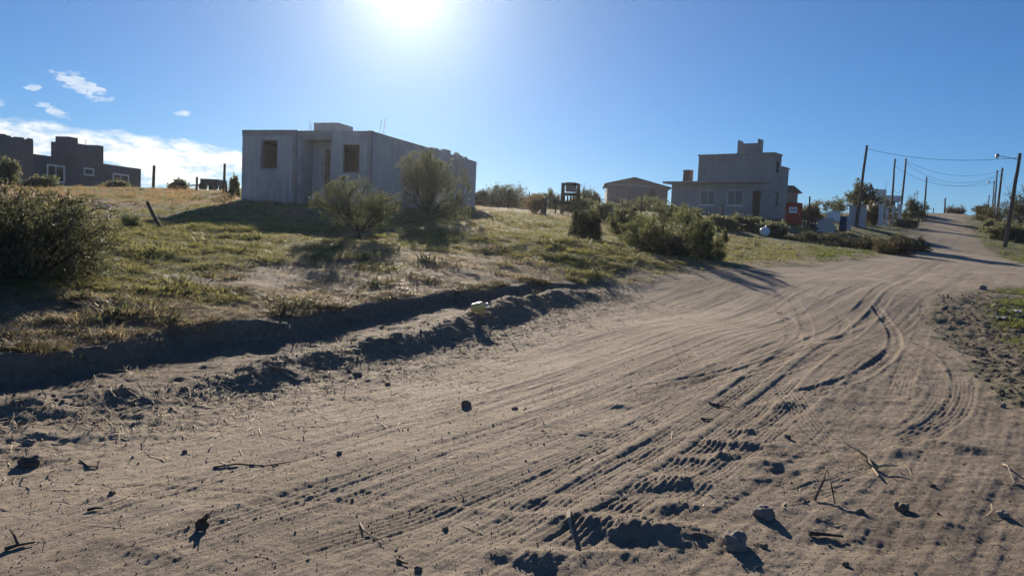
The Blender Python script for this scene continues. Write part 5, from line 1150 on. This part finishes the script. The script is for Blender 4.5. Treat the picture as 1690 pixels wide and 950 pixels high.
pk = RS.rand(len(X)); clump = sstep(-.2, .5, fbm(X * 1.1 + 9, Y * 1.1, 3))
rust = (~rightside) & (((X / Y < -.30) & (RR > 33)) | ((np.abs(X / Y - .03) < .12) & (RR > 46))) & (pk < .25 + .6 * sstep(-.1, .4, fbm(X * .25, Y * .25, 3)))
lush = rightside & ~rust
weed = (RS.rand(len(X)) < .006 + .02 * clump ** 2) & ~rust & (RR < 40) & ((sb < -.3) | (lb > Lb))
gr = (pk < green) & ~rust & ~lush; dr = ~gr & ~rust & ~lush & (RS.rand(len(X)) < .95)
hgt = (.032 + .070 * RS.rand(len(X)) ** 2.5) * (.5 + .9 * clump) * (1 + .5 * sstep(12, 40, RR))
def lay(name, label, mat, m, hs, ws, blades, width, bend, sp, head=False, nproto=4):
    pr = [tuft_object('%s_shape_%d' % (name, i), mat, 10 * i + len(name), blades, width, bend, sp, head) for i in range(nproto)]
    n = int(m.sum()); P = np.stack([X[m], Y[m], Z[m]], 1); h = hgt[m] * hs; w2 = h * ws * (.8 + .6 * RS.rand(n)) + .02
    rot = np.stack([RS.randn(n) * .15, RS.randn(n) * .15, RS.rand(n) * 6.283], 1); scatter(name, label, pr, P, rot, np.stack([w2, w2, h], 1), RS.randint(0, nproto, n))
lay('green_grass', 'short uneven green grass over the field', 'grass_green', gr, 1.0, 1.7, 16, .035, 1.0, .8)
lay('dry_grass', 'short dry straw coloured grass over the field', 'grass_dry', dr, .85, 1.7, 14, .030, 1.1, .8)
lay('lush_grass', 'bright green grass on the right verge', 'grass_lush', lush, 1.1, 1.5, 16, .04, .7, .7)
lay('dry_weeds', 'tall reddish dry weeds along the skyline', 'grass_rust', rust, 1.9, .9, 10, .022, .35, .5, True)
lay('field_weeds', 'scattered darker leafy weeds in the field grass', 'leaf_dark', weed, 1.9, 1.3, 16, .05, .8, .7)
# tussocks hanging over the cut bank
n = 2600; k = RS.randint(2, len(BANK) - 1, n); f = RS.rand(n)[:, None]; P2 = BANK[k] * f + BANK[k - 1] * (1 - f) + RS.randn(n, 2) * .10 + np.array([-.16, .12]); X = P2[:, 0]; Y = P2[:, 1]
ok = (fbm(X * .9, Y * .9, 2) > .12); X, Y = X[ok], Y[ok]; Z = terrain(X, Y, False); hgt = .04 + .08 * RS.rand(len(X)); lay('bank_tussocks', 'brown and green tussocks along the lip of the cut bank', 'leaf_brown', np.ones(len(X), bool), 1.0, 1.3, 18, .03, 1.0, .8)
# straw litter on the road shoulder below the ridge and thin over the road
def straw():
    n = 8000; k = RS.randint(2, len(RIDGE) - 1, n); f = RS.rand(n)[:, None]; t = np.abs(RS.randn(n)) * .9 + .05
    d_ = RIDGE[k] - RIDGE[k - 1]; nn = np.stack([d_[:, 1], -d_[:, 0]], 1) / np.linalg.norm(d_, axis=1)[:, None]
    p = RIDGE[k] * f + RIDGE[k - 1] * (1 - f) + nn * t[:, None]; x2, y2 = polar_points(260, 3.2, 14, -36, 36, 1.4); p = np.concatenate([p, np.stack([x2, y2], 1)])
    x3, y3 = polar_points(900, 8, 22, 24, 40, 1.4); p = np.concatenate([p, np.stack([x3, y3], 1)])
    n = len(p); a = RS.rand(n) * 6.283; ln = .04 + .17 * RS.rand(n) ** 2; e = np.stack([np.cos(a), np.sin(a)], 1); c2 = p + e * ln[:, None] * .5 + RS.randn(n, 2) * .012; c3 = p + e * ln[:, None]
    zz_ = [terrain(q[:, 0], q[:, 1]) for q in (p, c2, c3)]; lift = RS.rand(n) ** 3 * .05
    V = []; s = np.stack([-e[:, 1], e[:, 0]], 1) * (.0018 + .0030 * RS.rand(n))[:, None]; up = .004
    A = [np.column_stack([q + sg * s, z_ + up + l_ + (0 if sg > 0 else .002)]) for q, z_, l_ in ((p, zz_[0], 0), (c2, zz_[1], lift * .7), (c3, zz_[2], lift)) for sg in (1, -1)]
    A = np.stack(A, 1).reshape(-1, 3); me = bpy.data.meshes.new('straw_litter'); b_ = np.arange(n)[:, None] * 6; Fq = np.concatenate([b_ + np.array([0, 1, 3, 2]), b_ + np.array([2, 3, 5, 4])])
    me.from_pydata(A.tolist(), [], Fq.tolist()); me.materials.append(MATS['straw']); o = bpy.data.objects.new('straw_litter', me); COL.objects.link(o); tag(o, 'thin dry straw and stalks strewn along the road edge', None, None, 'stuff')
straw()
# pebbles and crumbs of earth
def pebble(name, mat, seed):
    bm = bmesh.new(); bmesh.ops.create_icosphere(bm, subdivisions=1, radius=1); rg = random.Random(seed)
    for v in bm.verts: v.co *= rg.uniform(.7, 1.2)
    me = bpy.data.meshes.new(name); bm.to_mesh(me); bm.free(); me.materials.append(MATS[mat]); return bpy.data.objects.new(name, me)
simple('quartz', (.75, .74, .72), (.6, .58, .55), 8, .3, .1, 40)
def crumbs():
    x1, y1 = polar_points(4000, 3.0, 13, -38, 38, 1.2); s1 = .003 + .010 * RS.rand(len(x1)) ** 6
    x0, y0 = polar_points(26000, 3.0, 8.5, -38, 38, 1.0); x1 = np.concatenate([x1, x0]); y1 = np.concatenate([y1, y0]); s1 = np.concatenate([s1, .0018 + .0042 * RS.rand(len(x0)) ** 4]); x2, y2 = polar_points(4200, 6.5, 24, 22, 42, 1.3); m = (zones(x2, y2) < .7) & (-road_sd(x2, y2) < 2.2); x2, y2 = x2[m], y2[m]; s2 = .008 + .035 * RS.rand(len(x2)) ** 4
    n = 1800; k = RS.randint(2, len(RIDGE) - 1, n); f = RS.rand(n)[:, None]; q = RIDGE[k] * f + RIDGE[k - 1] * (1 - f) + RS.randn(n, 2) * np.array([.32, .32]) + np.array([.12, -.12]); s3 = .005 + .020 * RS.rand(n) ** 4
    x = np.concatenate([x1, x2, q[:, 0]]); y = np.concatenate([y1, y2, q[:, 1]]); s = np.concatenate([s1, s2, s3]); kind = np.where(np.arange(len(x)) < len(x1), RS.randint(0, 5, len(x)), RS.randint(2, 4, len(x)))
    z = terrain(x, y) + s * .15; pr = [pebble('crumb_0', 'stone', 1), pebble('crumb_1', 'stone', 2), pebble('crumb_2', 'soil_lump', 3), pebble('crumb_3', 'soil_lump', 4), pebble('crumb_4', 'quartz', 5)]
    s = np.where(kind == 4, s * .6, s); n = len(x); scatter('gravel', 'loose pebbles and crumbs of earth on road, ridge and bank', pr, np.stack([x, y, z], 1), RS.rand(n, 3) * 6.28, np.stack([s, s * .9, s * .7], 1), kind)
crumbs()

# ------------------------------------------------------------------ thin haze volume, added to lift shadows like a lens flare veil
def haze():
    m = bpy.data.materials.new('lens_veil'); m.use_nodes = True; t = m.node_tree; t.nodes.clear(); o = t.nodes.new('ShaderNodeOutputMaterial'); v = t.nodes.new('ShaderNodeVolumePrincipled')
    v.inputs['Density'].default_value = .00016; v.inputs['Color'].default_value = (.9, .93, 1, 1); v.inputs['Anisotropy'].default_value = .8; t.links.new(v.outputs[0], o.inputs['Volume'])
    MATS['lens_veil'] = m; ob = MB().box(-440, 440, -440, 440, -6, 15).build('haze', 'lens_veil', None); tag(ob, 'thin added haze standing in for lens flare veil over field and road', None, None, 'stuff')
haze()
